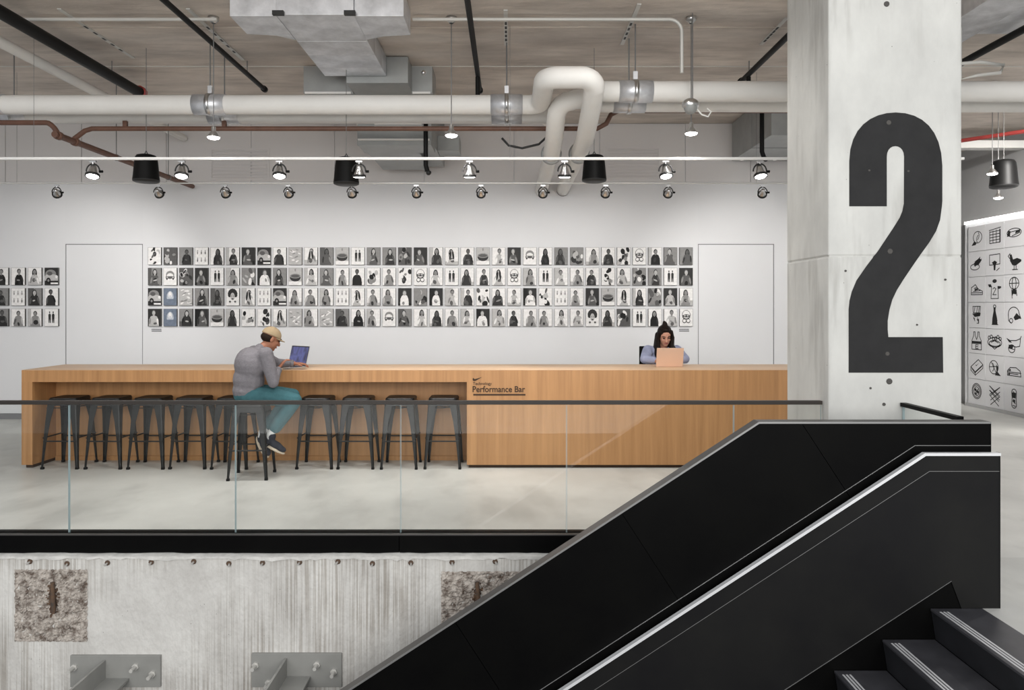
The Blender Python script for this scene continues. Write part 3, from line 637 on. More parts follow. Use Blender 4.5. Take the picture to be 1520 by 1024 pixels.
# white insulated mains
PR = .102; ZP = 3.92; LA, LB, RA, RB = 7.97, 8.37, 7.48, 7.88
ma = thing('insulated_pipe', (-3, LA, ZP), 'front white insulated pipe, left run bending into the loop', 'pipe', 'white insulated mains')
e = .14; xa = (800-VX)*LA/F+.04
XLp, XRp = .33, .81; YL = 7.02; LZ = 3.57
path = [Vector((-12, LA, ZP))]+arc((XLp, LA, ZP), (-e, 0, 0), (0, -e, 0))+arc((XLp, YL, ZP), (0, e, 0), (e, 0, 0))+arc((XRp, YL, ZP), (-e, 0, 0), (0, e*.8, -e*.5))
MB().tube(path, PR, 20).build('loop_run', M['pipe'], ma)
l1 = [Vector((XRp, YL+e*.8-.02, ZP-e*.5+.01)), Vector((XRp, YL+.32, ZP-.17)), Vector((XRp, YL+.62, LZ+.09)), Vector((XRp+.01, YL+1.1, LZ+.01)), Vector((XRp+.01, 8.8, LZ)), Vector((XRp+.01, WALL-.02, LZ-.01))]
MB().tube(l1[:5], PR*.97, 20).build('wall_run', M['pipe'], ma); MB().tube(l1[4:], PR*.93, 20).build('wall_run', M['pipe'], ma)
MB().lathe([(PR, -.03), (PR+.022, -.03), (PR+.022, .03), (PR, .03)], (XRp+.01, 8.8, LZ), (0, 1, 0), 20).build('collar', M['galvd'], ma)
MB().lathe([(PR*.96, -.02), (PR*.96, .02)], (XRp+.01, WALL-.03, LZ-.01), (0, 1, 0), 20).build('wall_sleeve', M['copper'], ma)
mbp = thing('insulated_pipe', (-3, LB, ZP), 'rear white insulated pipe, left run bending toward the back wall', 'pipe', 'white insulated mains')
X2 = .49
MB().tube([Vector((-12, LB, ZP))]+arc((X2, LB, ZP), (-e, 0, 0), (0, e*.7, -e*.8), 5), PR, 20).build('main_run', M['pipe'], mbp)
MB().tube([Vector((X2+.40, RA+.16, ZP-.02)), Vector((X2+.18, RA+.18, ZP-.03))]+arc((X2, RA+.20, ZP-.04), (.14, 0, 0), (0, .16, -.12), 5)+[Vector((X2, 8.2, LZ+.06)), Vector((X2, 8.5, LZ)), Vector((X2, 8.8, LZ-.01))], PR*.97, 20).build('wall_run', M['pipe'], mbp)
MB().tube([(X2, 8.8, LZ-.01), (X2-.005, WALL-.02, LZ-.02)], PR*.93, 20).build('wall_run', M['pipe'], mbp)
MB().lathe([(PR, -.03), (PR+.022, -.03), (PR+.022, .03), (PR, .03)], (X2, 8.8, LZ-.01), (0, 1, 0), 20).build('collar', M['galvd'], mbp)
MB().lathe([(PR*.96, -.02), (PR*.96, .02)], (X2, WALL-.03, LZ-.02), (0, 1, 0), 20).build('wall_sleeve', M['copper'], mbp)
tag(MB().tube([(XRp+.02, RA, ZP), (8.28, RA, ZP)], PR, 20).build('insulated_pipe', M['pipe']), 'front white insulated pipe, right run passing behind the concrete column', 'pipe', 'white insulated mains')
tag(MB().tube([(X2+.30, RB, ZP), (8.28, RB, ZP)], PR, 20).build('insulated_pipe', M['pipe']), 'rear white insulated pipe, right run passing behind the concrete column', 'pipe', 'white insulated mains')
def hanger(px, ya, yb, label):
    x = (px-VX)*ya/F; t = thing('pipe_hanger', (x, (ya+yb)/2, ZP), label, 'hanger', 'hangers carrying the white pipes')
    for y in (ya, yb):
        MB().lathe([(PR+.002, -.17), (PR+.009, -.17), (PR+.009, .17), (PR+.002, .17)], (x, y, ZP), (1, 0, 0), 20).build('saddle', M['galv'], t)
        MB().lathe([(PR+.010, -.022), (PR+.020, -.022), (PR+.020, .022), (PR+.010, .022)], (x, y, ZP), (1, 0, 0), 20).build('band_clamp', M['chrome'], t)
        MB().tube([(x, y, ZP+PR+.01), (x, y, CEIL)], .007, 6).build('rod', M['wire'], t)
        MB().box(x-.022, x+.022, y-.015, y+.015, ZP+PR+.01, ZP+PR+.10).build('clevis', M['galv'], t)
hanger(312, LA, LB, 'silver pipe hanger on the white pipes left of the big duct')
hanger(752, LA, LB, 'silver pipe hanger on the white pipes left of the pipe loop')
hanger(943, RA, RB, 'silver pipe hanger on the white pipes right of the pipe loop')
hanger(-16, LA, LB, 'silver pipe hanger on the white pipes at the far left edge')
# big galvanised duct
dz = 4.36; dk = thing('supply_duct', (-1.75, 7.5, dz), 'large silver supply duct with a wide front box under the ceiling', 'duct')
MB().box(-2.52, -2.10, 6.66, 7.1, dz, CEIL-.012).build('front_box', M['galv'], dk, bevel=.004)
MB().box(-1.40, -.955, 6.66, 7.12, dz, CEIL-.012).build('front_box', M['galv'], dk, bevel=.004)
MB().box(-2.098, -1.402, 6.64, 7.3, dz+.004, CEIL-.012).build('duct_section', M['galv'], dk, bevel=.004)
for a, b in ((7.302, 7.7), (7.702, 8.1), (8.102, 8.40)): MB().box(-2.098, -1.402, a, b, dz+.002, CEIL-.012).build('duct_section', M['galv'], dk, bevel=.004)
MB().prismz([(-2.52, 7.102), (-2.10, 7.102), (-2.10, 7.26), (-2.25, 7.14)], dz, dz+.02).build('gusset', M['galv'], dk)
MB().prismz([(-1.40, 7.122), (-.96, 7.122), (-1.22, 7.16), (-1.40, 7.25)], dz, dz+.02).build('gusset', M['galv'], dk)
for y in (6.60, ): 
    for x in (-2.07, -1.43): MB().box(x-.05, x+.05, y, y+.038, dz-.008, dz+.03).build('clip', M['darkm'], dk)
for a, b in ((-2.44, -1.86), (-1.16, -.92)): MB().box(a, b, 8.76, 9.2, 4.27, CEIL-.012).build('branch_box', M['galvd'], dk)
MB().box(-1.86, -1.16, 8.42, 9.2, 4.29, CEIL-.012).build('branch_box', M['galvd'], dk)
MB().box(-2.42, -1.88, 8.74, 8.758, 4.262, 4.285).build('branch_lip', M['track'], dk); MB().box(-1.15, -.94, 8.74, 8.758, 4.262, 4.285).build('branch_lip', M['track'], dk)
for x in (-1.88, -.98, -1.45): MB().ell((x, 8.40, 4.40), (.03, .03, .03), 8, 6).build('sensor_knob', M['chrome'], dk)
hd = thing('return_hood', (-1.45, 10.3, 3.86), 'dull grey duct hood with slotted grille against the back wall', 'duct')
MB().box(-1.94, -1.0, 9.42, 11.30, 3.88, 4.55).build('hood_body', M['galvd'], hd)
MB().prism([(-1.94, 3.80), (-1.0, 3.80), (-1.0, 3.88), (-1.94, 3.88)], 9.40, 9.9).build('hood_lip', M['galvd'], hd)
MB().prism([(-1.9, 3.80), (-1.2, 3.80), (-1.25, 3.875), (-1.9, 3.875)], 9.902, 11.1).build('hood_lip', M['galvd'], hd)
MB().box(-1.93, -1.02, 9.385, 9.398, 3.855, 3.878).build('light_edge', M['track'], hd)
for i in range(4):
    z = 4.03+i*.025; MB().box(-1.72, -1.12, 9.398, 9.418, z, z+.014).build('grille_slat', M['track'], hd)
MB().box(-.998, -.70, 10.2, 10.6, 3.9, 4.1).build('side_spigot', M['galvd'], hd)
rd = thing('return_duct', (3.9, 10.5, 4.0), 'dull grey rectangular duct beside the concrete column near the back wall', 'duct')
MB().box(3.43, 4.7, 9.73, 11.45, 4.0, 4.58).build('duct_body', M['galvd'], rd, bevel=.004)
MB().box(3.42, 4.71, 10.5, 10.54, 3.99, 4.585).build('duct_flange', M['galvd'], rd)
for x, y in ((3.55, 11.3), (4.05, 11.3)): MB().lathe([(0, -.012), (.05, -.012), (.06, 0), (0, 0)], (x, y, 4.0), (0, 0, 1), 12).build('indicator', M['lensdim'], rd)
sdk = thing('supply_duct', (4.6, 6.8, dz), 'silver duct at the top right behind the concrete column', 'duct')
MB().box(4.07, 4.47, 5.9, 9.0, dz, CEIL-.012).build('trunk', M['galv'], sdk, bevel=.004)
MB().box(4.472, 5.7, 6.25, 7.1, dz, CEIL-.012).build('cross_box', M['galv'], sdk, bevel=.004)
# black sprinkler pipes along the ceiling
for k, (x, d1, r, l) in enumerate(((-4.62, 9.25, .062, 'thick black sprinkler pipe under the ceiling at far left'), (-3.05, 9.2, .028, 'thin black sprinkler pipe under the ceiling left of the big duct'), (-.375, 9.25, .028, 'thin black sprinkler pipe under the ceiling right of the big duct'), (2.775, 8.9, .032, 'thin black sprinkler pipe under the ceiling left of the concrete column'), (4.69, 9.3, .035, 'thin black sprinkler pipe under the ceiling right of the concrete column'))):
    zs = 4.28 if k == 4 else 4.42 if k == 0 else 4.45
    t = thing('sprinkler_pipe', (x, 7.5, zs-r), l, 'pipe', 'black sprinkler pipes under the ceiling')
    MB().tube([(x, 5.0, zs), (x, d1, zs)], r, 12).build('pipe', M['blackpipe'], t)
    MB().lathe([(r*1.1, -.03), (r*1.35, -.03), (r*1.35, .03), (0, .03)], (x, d1, zs), (0, 1, 0), 12).build('end_cap', M['red'] if k == 0 else M['blackpipe'], t)
    for y in (6.2, 8.6): MB().tube([(x, y, zs), (x, y, CEIL)], .006, 6).build('rod', M['wire'], t)
run('white_drain_pipe', [(-5.02, 5.0, 4.36), (-5.05, WALL-.05, 4.36)], .055, M['pipe'], 'white pipe running back to the wall at far left under the ceiling', 'pipe')
# red-brown lines
b0 = W(85, 200, 8.0)
pr = thing('branch_pipe', (b0.x, 9, 3.55), 'red-brown pipe running back to the wall at left', 'pipe', 'red-brown pipes')
MB().tube([(b0.x, 7.95, 3.60), (b0.x, WALL-.12, 3.60)], .035, 12).build('pipe', M['copper'], pr)
MB().lathe([(.036, -.03), (.046, -.03), (.046, .03), (.036, .03)], (b0.x, 8.02, 3.60), (0, 1, 0), 12).lathe([(.036, -.03), (.046, -.03), (.046, .03), (.036, .03)], (b0.x, 8.33, 3.60), (0, 1, 0), 12).build('coupling', M['copper'], pr)
for y in (9.2, 10.6): MB().tube([(b0.x, y, 3.6), (b0.x, y, CEIL)], .006, 6).lathe([(.036, -.012), (.042, -.012), (.042, .012), (.036, .012)], (b0.x, y, 3.60), (0, 1, 0), 10).build('rod', M['wire'], pr)
run('branch_pipe', [(-12, 8.0, 3.735)]+arc((b0.x-.06, 8.0, 3.735), (-.06, 0, 0), (.05, 0, -.09), 4)+[(b0.x, 8.0, 3.62)], .028, M['copper'], 'red-brown pipe at the far left dropping onto the longer pipe', 'pipe', 'red-brown pipes')
hp = [Vector((b0.x, 8.31, 3.63)), Vector((b0.x+.12, 8.31, 3.72))]+[Vector((b0.x+.2, 8.31, 3.745)), Vector((.98, 8.31, 3.745)), Vector((1.08, 8.31, 3.80)), Vector((1.13, 8.31, 3.90)), Vector((1.22, 8.31, 3.945)), Vector((4.2, 8.31, 3.945))]
run('branch_pipe', hp, .027, M['copper'], 'long red-brown pipe running level below the white pipes', 'pipe', 'red-brown pipes')
for i, px in enumerate((186, 333)):
    x = (px-VX)*8.31/F; tag(MB().box(x-.022, x+.022, 8.29, 8.33, 3.765, 3.83).build('pipe_clip', M['copper']), 'red-brown clip above the level pipe, %s of two' % ('left' if i == 0 else 'right'), 'clip', 'pipe clips')
for px, py, d, l in ((632, 258, 8.62, 'black sprinkler drop pipe beside the grey hood'), (1131, 238, 8.62, 'black sprinkler drop pipe beside the concrete column')):
    p = W(px, py, d); t = thing('sprinkler_drop', p, l, 'pipe', 'black sprinkler drops')
    xs_ = -.375 if p.x < 0 else 2.775; MB().tube([(xs_, d, 4.42), (xs_, d, 4.05)], .027, 10).tube([(xs_, d, 4.05), (p.x, d, 4.05)], .027, 10).tube([(p.x, d, 4.05), (p.x, d, p.z+.10), (p.x+.02, d-.01, p.z+.03)], .027, 10).build('pipe', M['blackpipe'], t)
    MB().ell((p.x+.035, d-.02, p.z+.01), (.032, .032, .03), 10, 8).build('sprinkler_head', M['darkm'], t)
# conduits
cdn = 1100/152.
run('conduit', [(-6, cdn, 4.555), (-2.86, cdn, 4.555)], .018, M['conduit'], 'pale thin conduit on the ceiling left of the big duct', 'conduit', 'ceiling conduits', 8)
bx = (1012-VX)*cdn/F
run('conduit', [(-.95, cdn, 4.555)]+arc((bx, cdn, 4.555), (-.12, 0, 0), (0, 0, -.12))+[(bx, cdn, 4.03)], .018, M['conduit'], 'pale thin conduit on the ceiling bending down right of the pipe loop', 'conduit', 'ceiling conduits', 8)
for i, (a, b, c, d, l) in enumerate(((85, 12, 200, 85, 'far left'), (280, 12, 360, 88, 'left of the big duct'), (947, 5, 925, 65, 'right of the pipe loop'), (1166, 26, 1131, 65, 'next to the concrete column'), (752, 14, 750, 66, 'above the pipe loop'))):
    da = F*(CEIL-EYE)/(VY-b); db = F*(CEIL-EYE)/(VY-d); xa_ = (a-VX)*da/F; xb_ = (c-VX)*db/F; xm = (xa_+xb_)/2
    t = thing('ceiling_channel', (xm, (da+db)/2, CEIL-.02), 'pale slotted steel channel on the ceiling, '+l, 'channel', 'slotted ceiling channels')
    MB().box(xm-.02, xm+.02, da, db, CEIL-.012, CEIL-.001).build('channel', M['conduit'], t)
    for q in range(5): y = da+(db-da)*(.3+q*.12); MB().box(xm-.011, xm+.011, y, y+.07, CEIL-.014, CEIL-.0122).build('slot', M['darkm'], t)
# cable bundle at the loop, junction camera
run('cable', [W(745, 205, 8.6), W(755, 216, 8.6), W(775, 220, 8.6), W(800, 214, 8.6), W(815, 200, 8.6), W(822, 180, 8.6)], .014, M['darkm'], 'dark cable sagging below the white pipes left of the bends', 'cable', None, 6)
jd = thing('ceiling_sensor', W(1025, 165, 7.2), 'round grey sensor with looped cable hanging in front of the right pipes', 'sensor')
p = W(1025, 155, 7.2); MB().ell(p, (.085, .07, .06), 16, 10).build('body', M['chrome'], jd); MB().lathe([(.07, 0), (.055, -.05), (.03, -.07), (0, -.07)], p-Vector((0, 0, .02)), (0, 0, 1), 14).build('dome', M['galvd'], jd)
MB().tube([p+Vector((.02, 0, .05)), Vector((p.x+.02, 7.2, CEIL))], .006, 6).build('wire', M['wire'], jd)
MB().tube([p+Vector((.05, 0, -.03)), p+Vector((.11, 0, -.10)), p+Vector((.17, 0, -.12)), p+Vector((.20, 0, -.07)), p+Vector((.16, 0, -.04))], .008, 6).build('cable', M['track'], jd)
# right bay: red pipe, white beam
run('red_pipe', [W(1405, 212, 11.6), W(1540, 192, 10.4)], .03, M['red'], 'thin red pipe under the ceiling right of the concrete column', 'pipe')
tag(MB().box(6.0, 8.31, 11.9, 12.1, 4.30, 4.42).build('white_beam', M['track']), 'slim white beam under the ceiling right of the concrete column', 'beam')
run('cable', [W(1420, 95, 6.9), W(1455, 92, 6.9), W(1490, 97, 6.9), W(1485, 108, 6.9), W(1450, 112, 6.9), W(1425, 118, 6.9), W(1425, 41, 6.9)], .016, M['conduit'], 'pale cable loops at the ceiling right of the concrete column', 'cable', None, 6)

# ------------------------------------------------------------------ tracks, spotlights, pendants, speakers
ZT = 3.25
D1 = F*(ZT-EYE)/(VY-235.5); D2 = F*(ZT-EYE)/(VY-272.)
tk = []
for k, (d, hgt, l) in enumerate(((D1, .012, 'thin white lighting track nearer the viewer'), (D2, .006, 'thin grey lighting track nearer the back wall'))):
    t = thing('lighting_track', (-1, d, ZT), l, 'track', 'lighting tracks')
    MB().box(-8, 4.6, d-.018, d+.018, ZT-hgt, ZT+hgt).build('rail', M['track'] if k == 0 else M['conduit'], t)
    for x in ((-6.2, -4.83, 0.0) if k == 0 else (-6.0, 3.0)): MB().tube([(x, d, ZT), (x, d, CEIL)], .002, 5).build('suspension_wire', M['wire'], t)
def lamp(parent, loc, target, energy, ang, blend=.7, r=.03, col=(1, .97, .93)):
    d = bpy.data.lights.new('lamp_light', 'SPOT'); d.energy = energy; d.spot_size = math.radians(ang); d.spot_blend = blend; d.shadow_soft_size = r; d.color = col
    o = bpy.data.objects.new('lamp_light', d); COL.objects.link(o); o.parent = parent; o.location = Vector(loc)-ORG[parent]
    o.rotation_euler = (Vector(target)-Vector(loc)).to_track_quat('-Z', 'Y').to_euler()
def spot(px, d, target, lit, label, group, energy, sc=1.):
    x = (px-VX)*d/F; top = Vector((x, d, ZT-.022)); t = thing('track_spotlight', top, label, 'spotlight', group)
    c = top+Vector((0, 0, -.098*sc)); ax = (Vector(target)-c).normalized()
    MB().box(x-.03*sc, x+.03*sc, d-.014, d+.014, ZT-.036, ZT-.023).tube([top, top+Vector((0, 0, -.03*sc))], .010*sc, 8).build('adapter', M['chrome'], t)
    u = Vector((1, 0, 0)); R = .062*sc
    y = MB(); pts = [c+u*(R*math.cos(a))+Vector((0, 0, R*1.15*math.sin(a))) for a in [PI*i/10 for i in range(11)]]; y.tube(pts, .007*sc, 6); y.build('yoke', M['darkm'], t)
    h = MB(); h.lathe([(0, -.062*sc), (.022*sc, -.06*sc), (.028*sc, -.03*sc), (.034*sc, -.005*sc), (.05*sc, .03*sc), (.056*sc, .045*sc), (.052*sc, .05*sc)], c, ax, 16); hb = h.build('housing', M['chrome'], t)
    MB().lathe([(.057*sc, .030*sc), (.062*sc, .030*sc), (.062*sc, .052*sc), (.054*sc, .052*sc)], c, ax, 16).build('trim_ring', M['darkm'], hb)
    MB().lathe([(.053*sc, .049*sc), (.045*sc, .056*sc), (0, .06*sc)], c, ax, 16).build('lens', M['lens'] if lit else M['lensdim'], hb)
    MB().tube([c+u*R*.95, c+u*(R+.028*sc)], .012*sc, 8).build('knob', M['plastic'], t)
    lamp(t, c+ax*.075*sc, target, energy, 62 if lit else 92, .85)
r1 = (138, 270, 415, 533, 697, 838, 988, 1128)
for i, px in enumerate(r1):
    x = (px-VX)*D1/F
    spot(px, D1, (x+.15, D1-.75, 0.6) if i not in (3, 4, 5) else (x, D1+.3, .6), True, 'silver spotlight with lit lens on the white track, %s from left' % ordn(i+1), 'lit spotlights on the white track', 60, 1.1)
r2 = (84, 235, 334, 428, 522, 618, 714, 806, 899, 992, 1132)
for i, px in enumerate(r2):
    x = (px-VX)*D2/F
    tx = x if 0 < i < 10 else (-6.3 if i == 0 else 3.5)
    spot(px, D2, (tx*1.02, WALL, 1.75), False, 'small spotlight turned to the wall on the rear track, %s from left' % ordn(i+1), 'wall-washing spotlights on the rear track', 120 if i in (0, 10) else 36, .92)
for px, py, d, l in ((317, 203, 7.3, 'lit pendant bulb hanging below the white pipes at left'), (670, 200, 7.3, 'lit pendant bulb hanging below the white pipes near the middle'), (1026, 197, 7.3, 'lit pendant bulb hanging below the sensor on the right pipes'), (1473, 257, 9.4, 'lit pendant bulb overlapping the hanging speaker at far right'), (1482, 293, 10.6, 'lit pendant bulb below the hanging speaker at far right')):
    p = W(px, py, d); t = thing('pendant_lamp', p, l, 'pendant', 'lit pendant bulbs')
    MB().lathe([(.018, .10), (.022, .095), (.022, .055), (.03, .045), (.056, .010), (.060, -.006)], p, (0, 0, 1), 18).build('bulb_body', M['chrome'], t)
    MB().lathe([(.0595, -.006), (.054, -.016), (.035, -.024), (0, -.027)], p, (0, 0, 1), 18).build('lens', M['lens'], t)
    MB().tube([p+Vector((0, 0, .10)), Vector((p.x, d, CEIL-.05))], .005, 6).build('cord', M['wire'], t)
    MB().lathe([(.02, -.06), (.05, -.03), (.055, 0), (0, 0)], (p.x, d, CEIL), (0, 0, 1), 12).build('ceiling_rose', M['chrome'], t)
    lamp(t, p+Vector((0, 0, -.05)), p+Vector((0, 0, -3)), 70, 120, .9)
for px, py, d, sc, l in ((217, 250, 8.17, 1.03, 'black pendant speaker hanging left of the big duct'), (514, 254, 8.17, 1.03, 'black pendant speaker hanging near the grey hood'), (882, 250, 8.17, 1.0, 'black pendant speaker hanging right of the white pipe legs'), (1490, 258, 9.8, 1.25, 'black pendant speaker hanging right of the concrete column')):
    p = W(px, py, d); t = thing('pendant_speaker', p-Vector((0, 0, .15*sc)), l, 'speaker', 'black pendant speakers')
    q = Vector(p)
    MB().lathe([(0, .150*sc), (.06*sc, .148*sc), (.095*sc, .138*sc), (.110*sc, .115*sc), (.118*sc, .06*sc), (.130*sc, -.08*sc), (.136*sc, -.125*sc)], q, (0, 0, 1), 28).build('cabinet', M['plastic'], t)
    MB().lathe([(.136*sc, -.1255*sc), (.133*sc, -.140*sc), (.11*sc, -.150*sc), (.06*sc, -.154*sc), (0, -.155*sc)], q, (0, 0, 1), 28).build('grille', M['darkm'], t)
    MB().tube([q+Vector((0, 0, .15*sc)), Vector((q.x, d, dz if -2.1 < q.x < -1.4 else CEIL))], .0035, 5).build('cable', M['wire'], t)
    MB().tube([q+Vector((-.02, 0, .148*sc)), q+Vector((0, 0, .19*sc)), q+Vector((.02, 0, .148*sc))], .006, 6).build('hook', M['darkm'], t)

# ------------------------------------------------------------------ icon display wall on the right
IX = 8.10; R0, RH = .05, .4433; CY = [13.10-i*.4775 for i in range(7)]
ip = thing('icon_display', (IX+.1, 12, 0), 'pale display wall of black line icons at the right edge', 'display')
MB().box(IX+.02, 8.31, CY[-1]-.1, CY[0]+.12, .0, R0+7*RH+.05).build('backing', M['wall'], ip)
MB().box(IX-.02, 8.31, CY[-1]-.1, CY[0]+.12, R0+7*RH+.10, R0+7*RH+.16).build('top_shelf', M['wall_grey'], ip)
MB().box(IX-.01, IX+.06, CY[-1]-.1, CY[0]+.10, R0+7*RH+.055, R0+7*RH+.098).build('light_strip', M['strip'], ip)
MB().box(IX-.03, IX+.019, CY[-1]-.1, CY[0]+.05, .001, R0-.002).build('base_ledge', M['wall_grey'], ip)
def C(cx, cy, rx, ry=None, n=20, a0=0, a1=2*PI): ry = ry or rx; return [(cx+rx*math.cos(a0+(a1-a0)*i/n), cy+ry*math.sin(a0+(a1-a0)*i/n)) for i in range(n+1)]
def Ln(*p): return list(p)
# each icon: (strokes, fills) in a unit cell -.5...5
IC = [
 [([C(.05, .05, .25), C(-.08, .12, .22, .22, 8, -.9, .6), C(.2, -.05, .2, .22, 8, 2.2, 3.7)], [[(-.3, -.3), (-.05, -.28), (.0, -.2), (-.15, -.12)]]),
  ([Ln((-.3, .25), (.32, .33)), *[Ln((-.27+i*.18, -.3), (-.27+i*.18, .2+i*.02)) for i in range(4)], *[Ln((-.27, -.3+i*.12), (.3, -.28+i*.12)) for i in range(5)], Ln((.3, -.28), (.3, .24))], []),
  ([C(0, .02, .36, .17), Ln((-.3, .05), (.3, .1)), Ln((-.1, -.1), (.3, .0))], [[(-.36, -.12), (-.3, .12), (-.18, .1), (-.2, -.1)], [(.05, -.03), (.3, .02), (.3, .1), (.1, .1)]])],
 [([C(-.1, -.12, .26, .13), Ln((-.1, -.1), (.28, .2)), Ln((-.15, .02), (.2, .28))], [[(-.15, -.08), (.1, -.05), (.3, .15), (.15, .25), (-.1, .12)]]),
  ([Ln((-.28, -.1), (-.28, .32), (.28, .34), (.28, -.08), (-.28, -.1)), Ln((.1, -.35), (.25, -.25))], [[(-.15, .0), (0, .08), (.14, 0), (.06, -.1), (.04, -.33), (-.04, -.33), (-.06, -.1)]]),
  ([Ln((-.2, .3), (-.3, .2), (-.22, .1)), Ln((0, -.18), (0, -.35)), Ln((.1, -.18), (.1, -.35)), Ln((-.08, -.36), (.18, -.36))], [[(-.22, .26), (-.12, .26), (-.05, .05), (.15, .1), (.36, .02), (.36, -.05), (.1, -.2), (-.08, -.18), (-.2, .0)]])],
 [([Ln((-.32, -.22), (.34, -.22), (.34, -.08), (.1, .02), (-.08, .22), (-.2, .14), (-.3, .1), (-.32, -.22)), Ln((-.32, -.14), (.34, -.14)), Ln((-.15, .05), (.02, .1)), Ln((-.12, -.02), (.08, .02)), Ln((-.2, -.08), (.2, -.05))], [[(-.1, -.06), (.12, .0), (.05, .06), (-.12, .03)]]),
  ([Ln((-.2, -.4), (-.17, .1), (-.3, .16)), Ln((.2, -.4), (.18, .1), (.34, .05)), Ln((-.2, -.4), (.2, -.4)), Ln((-.1, .0), (-.02, .06), (.07, .0), (-.1, -.24), (.09, -.24))], [C(.0, .33, .12, .08, 12)[:-1], [(-.36, .2), (-.2, .2), (-.15, .08), (-.3, .08)], [(.16, .12), (.36, .1), (.3, .0), (.16, .0)]]),
  ([C(0, .2, .24), C(0, .2, .1, .24), Ln((-.24, .2), (.24, .2)), Ln((-.12, -.05), (-.1, -.4)), Ln((.1, -.05), (.14, -.3))], [[(-.05, -.02), (.14, -.08), (.1, -.25), (-.04, -.22), (-.1, -.35), (-.12, -.12)]])],
 [([Ln((-.22, .38), (.22, .38), (.18, .1), (-.2, .1), (-.22, .38)), Ln((-.1, .36), (-.15, .12)), Ln((.05, .36), (0, .12)), Ln((.15, .36), (.1, .1)), Ln((-.18, -.1), (-.1, -.25)), Ln((.05, -.1), (.12, -.35), (.02, -.35))], [[(-.26, .06), (.24, .1), (.2, -.04), (-.1, -.08)], [(-.2, -.12), (-.1, -.14), (-.12, -.24)], [(.0, -.18), (.14, -.16), (.14, -.34)]]),
  ([Ln((-.15, -.38), (.18, -.38)), Ln((-.12, -.2), (.14, -.2)), C(.0, .38, .07, .06, 10)], [[(-.14, -.38), (.16, -.38), (.13, -.1), (.05, .2), (.06, .34), (-.06, .34), (-.05, .2), (-.12, -.1)]]),
  ([C(-.02, .08, .27, .27, 14, .2, 3.3), Ln((-.29, .05), (-.28, -.2), (-.12, -.3)), C(-.15, -.2, .08, .09), Ln((.24, .12), (.34, -.1), (.0, -.08))], [[(-.02, -.06), (.12, .12), (.34, -.06), (.2, -.14), (.05, -.18)]])],
 [([Ln((-.28, -.38), (-.28, .0), (-.18, .2), (-.17, .38), (-.09, .38), (-.08, .2), (0, .05), (.06, .2), (.07, .38), (.15, .38), (.16, .2), (.27, 0), (.27, -.38), (-.28, -.38)), Ln((-.28, -.12), (.27, -.12)), Ln((.1, -.18), (-.06, -.18), (-.06, -.34), (.1, -.34)), Ln((-.06, -.26), (.08, -.26))], [[(-.27, -.02), (.26, -.02), (.26, -.1), (-.27, -.1)]]),
  ([C(0, -.02, .38, .2), C(0, -.06, .3, .12), *[C(-.3+i*.12, .17+.05*math.sin(i*2), .06, .07, 8) for i in range(6)], Ln((-.3, -.1), (0, -.3), (.3, -.1)), Ln((-.2, -.02), (.0, .05), (.2, -.03))], []),
  ([Ln((-.36, .18), (-.25, .1), (.1, .12), (.3, .2), (.36, .3)), Ln((.32, .2), (.28, -.1), (.1, -.14), (-.1, -.1)), C(-.12, -.22, .16), Ln((-.25, -.2), (0, -.25))], [[(-.38, .2), (-.2, .12), (-.1, .02), (-.26, .04)], [(-.28, -.06), (-.02, -.08), (-.08, -.22), (-.24, -.2)]])],
 [([Ln((-.34, -.05), (.1, .3), (.36, .1), (-.08, -.25), (-.34, -.05), (-.34, -.2), (-.08, -.4), (.36, -.05), (.36, .1)), Ln((-.08, -.25), (-.08, -.4)), Ln((-.28, -.12), (-.1, -.3), (.3, .02))], [[(-.08, .06), (-.02, .0), (.16, .17), (.0, .05)]]),
  ([C(-.05, .05, .24, .28), Ln((-.18, .25), (.1, -.2)), Ln((-.28, .05), (.18, .1)), C(-.2, .05, .16, .2, 8, -1, 1)], [[(.08, .2), (.18, .05), (.16, -.12), (.34, -.28), (.02, -.28), (.1, -.1)]]),
  ([Ln((-.34, -.2), (-.34, -.02), (-.2, .12), (.1, .14), (.3, .02), (.34, -.2), (-.34, -.2)), Ln((-.34, -.06), (.34, -.06)), Ln((-.2, -.12), (.2, -.12))], [[(-.32, -.02), (-.18, .08), (-.15, -.02)], [(-.3, -.18), (-.2, -.18), (-.2, -.09), (-.3, -.09)]])],
 [([C(0, .03, .27, .33), C(0, .03, .22, .27), C(0, .03, .15, .19), Ln((-.12, .1), (.12, -.05)), Ln((-.1, -.08), (.1, .14))], [C(-.06, .08, .06, .07, 8)[:-1], C(.07, .0, .06, .07, 8)[:-1], [(-.1, -.1), (.0, -.02), (.02, -.14)]]),
  ([Ln((-.26+.0, .34-.17*i), (.26-.0 if i < 3 else .26, .34-.17*(i-2.) if i > 1 else .34-.17*i-.34)) for i in range(3)]+[Ln((-.28, .15-.19*i+.2), (.22, -.25-.19*i+.2)) for i in range(3)]+[Ln((.28, .15-.19*i+.2), (-.22, -.25-.19*i+.2)) for i in range(3)], []),
  ([C(0, .25, .12, .13, 12, 0, PI), C(0, -.25, .12, .13, 12, PI, 2*PI), Ln((-.12, .25), (-.1, 0), (-.12, -.25)), Ln((.12, .25), (.1, 0), (.12, -.25)), Ln((-.06, .28), (.06, .2)), Ln((-.07, -.1), (.06, -.2)), Ln((-.06, -.28), (.07, -.3))], [[(-.1, .24), (.1, .24), (.08, .02), (-.08, .02)], [(-.05, -.02), (.06, -.05), (.05, -.18), (-.05, -.12)]])],
]
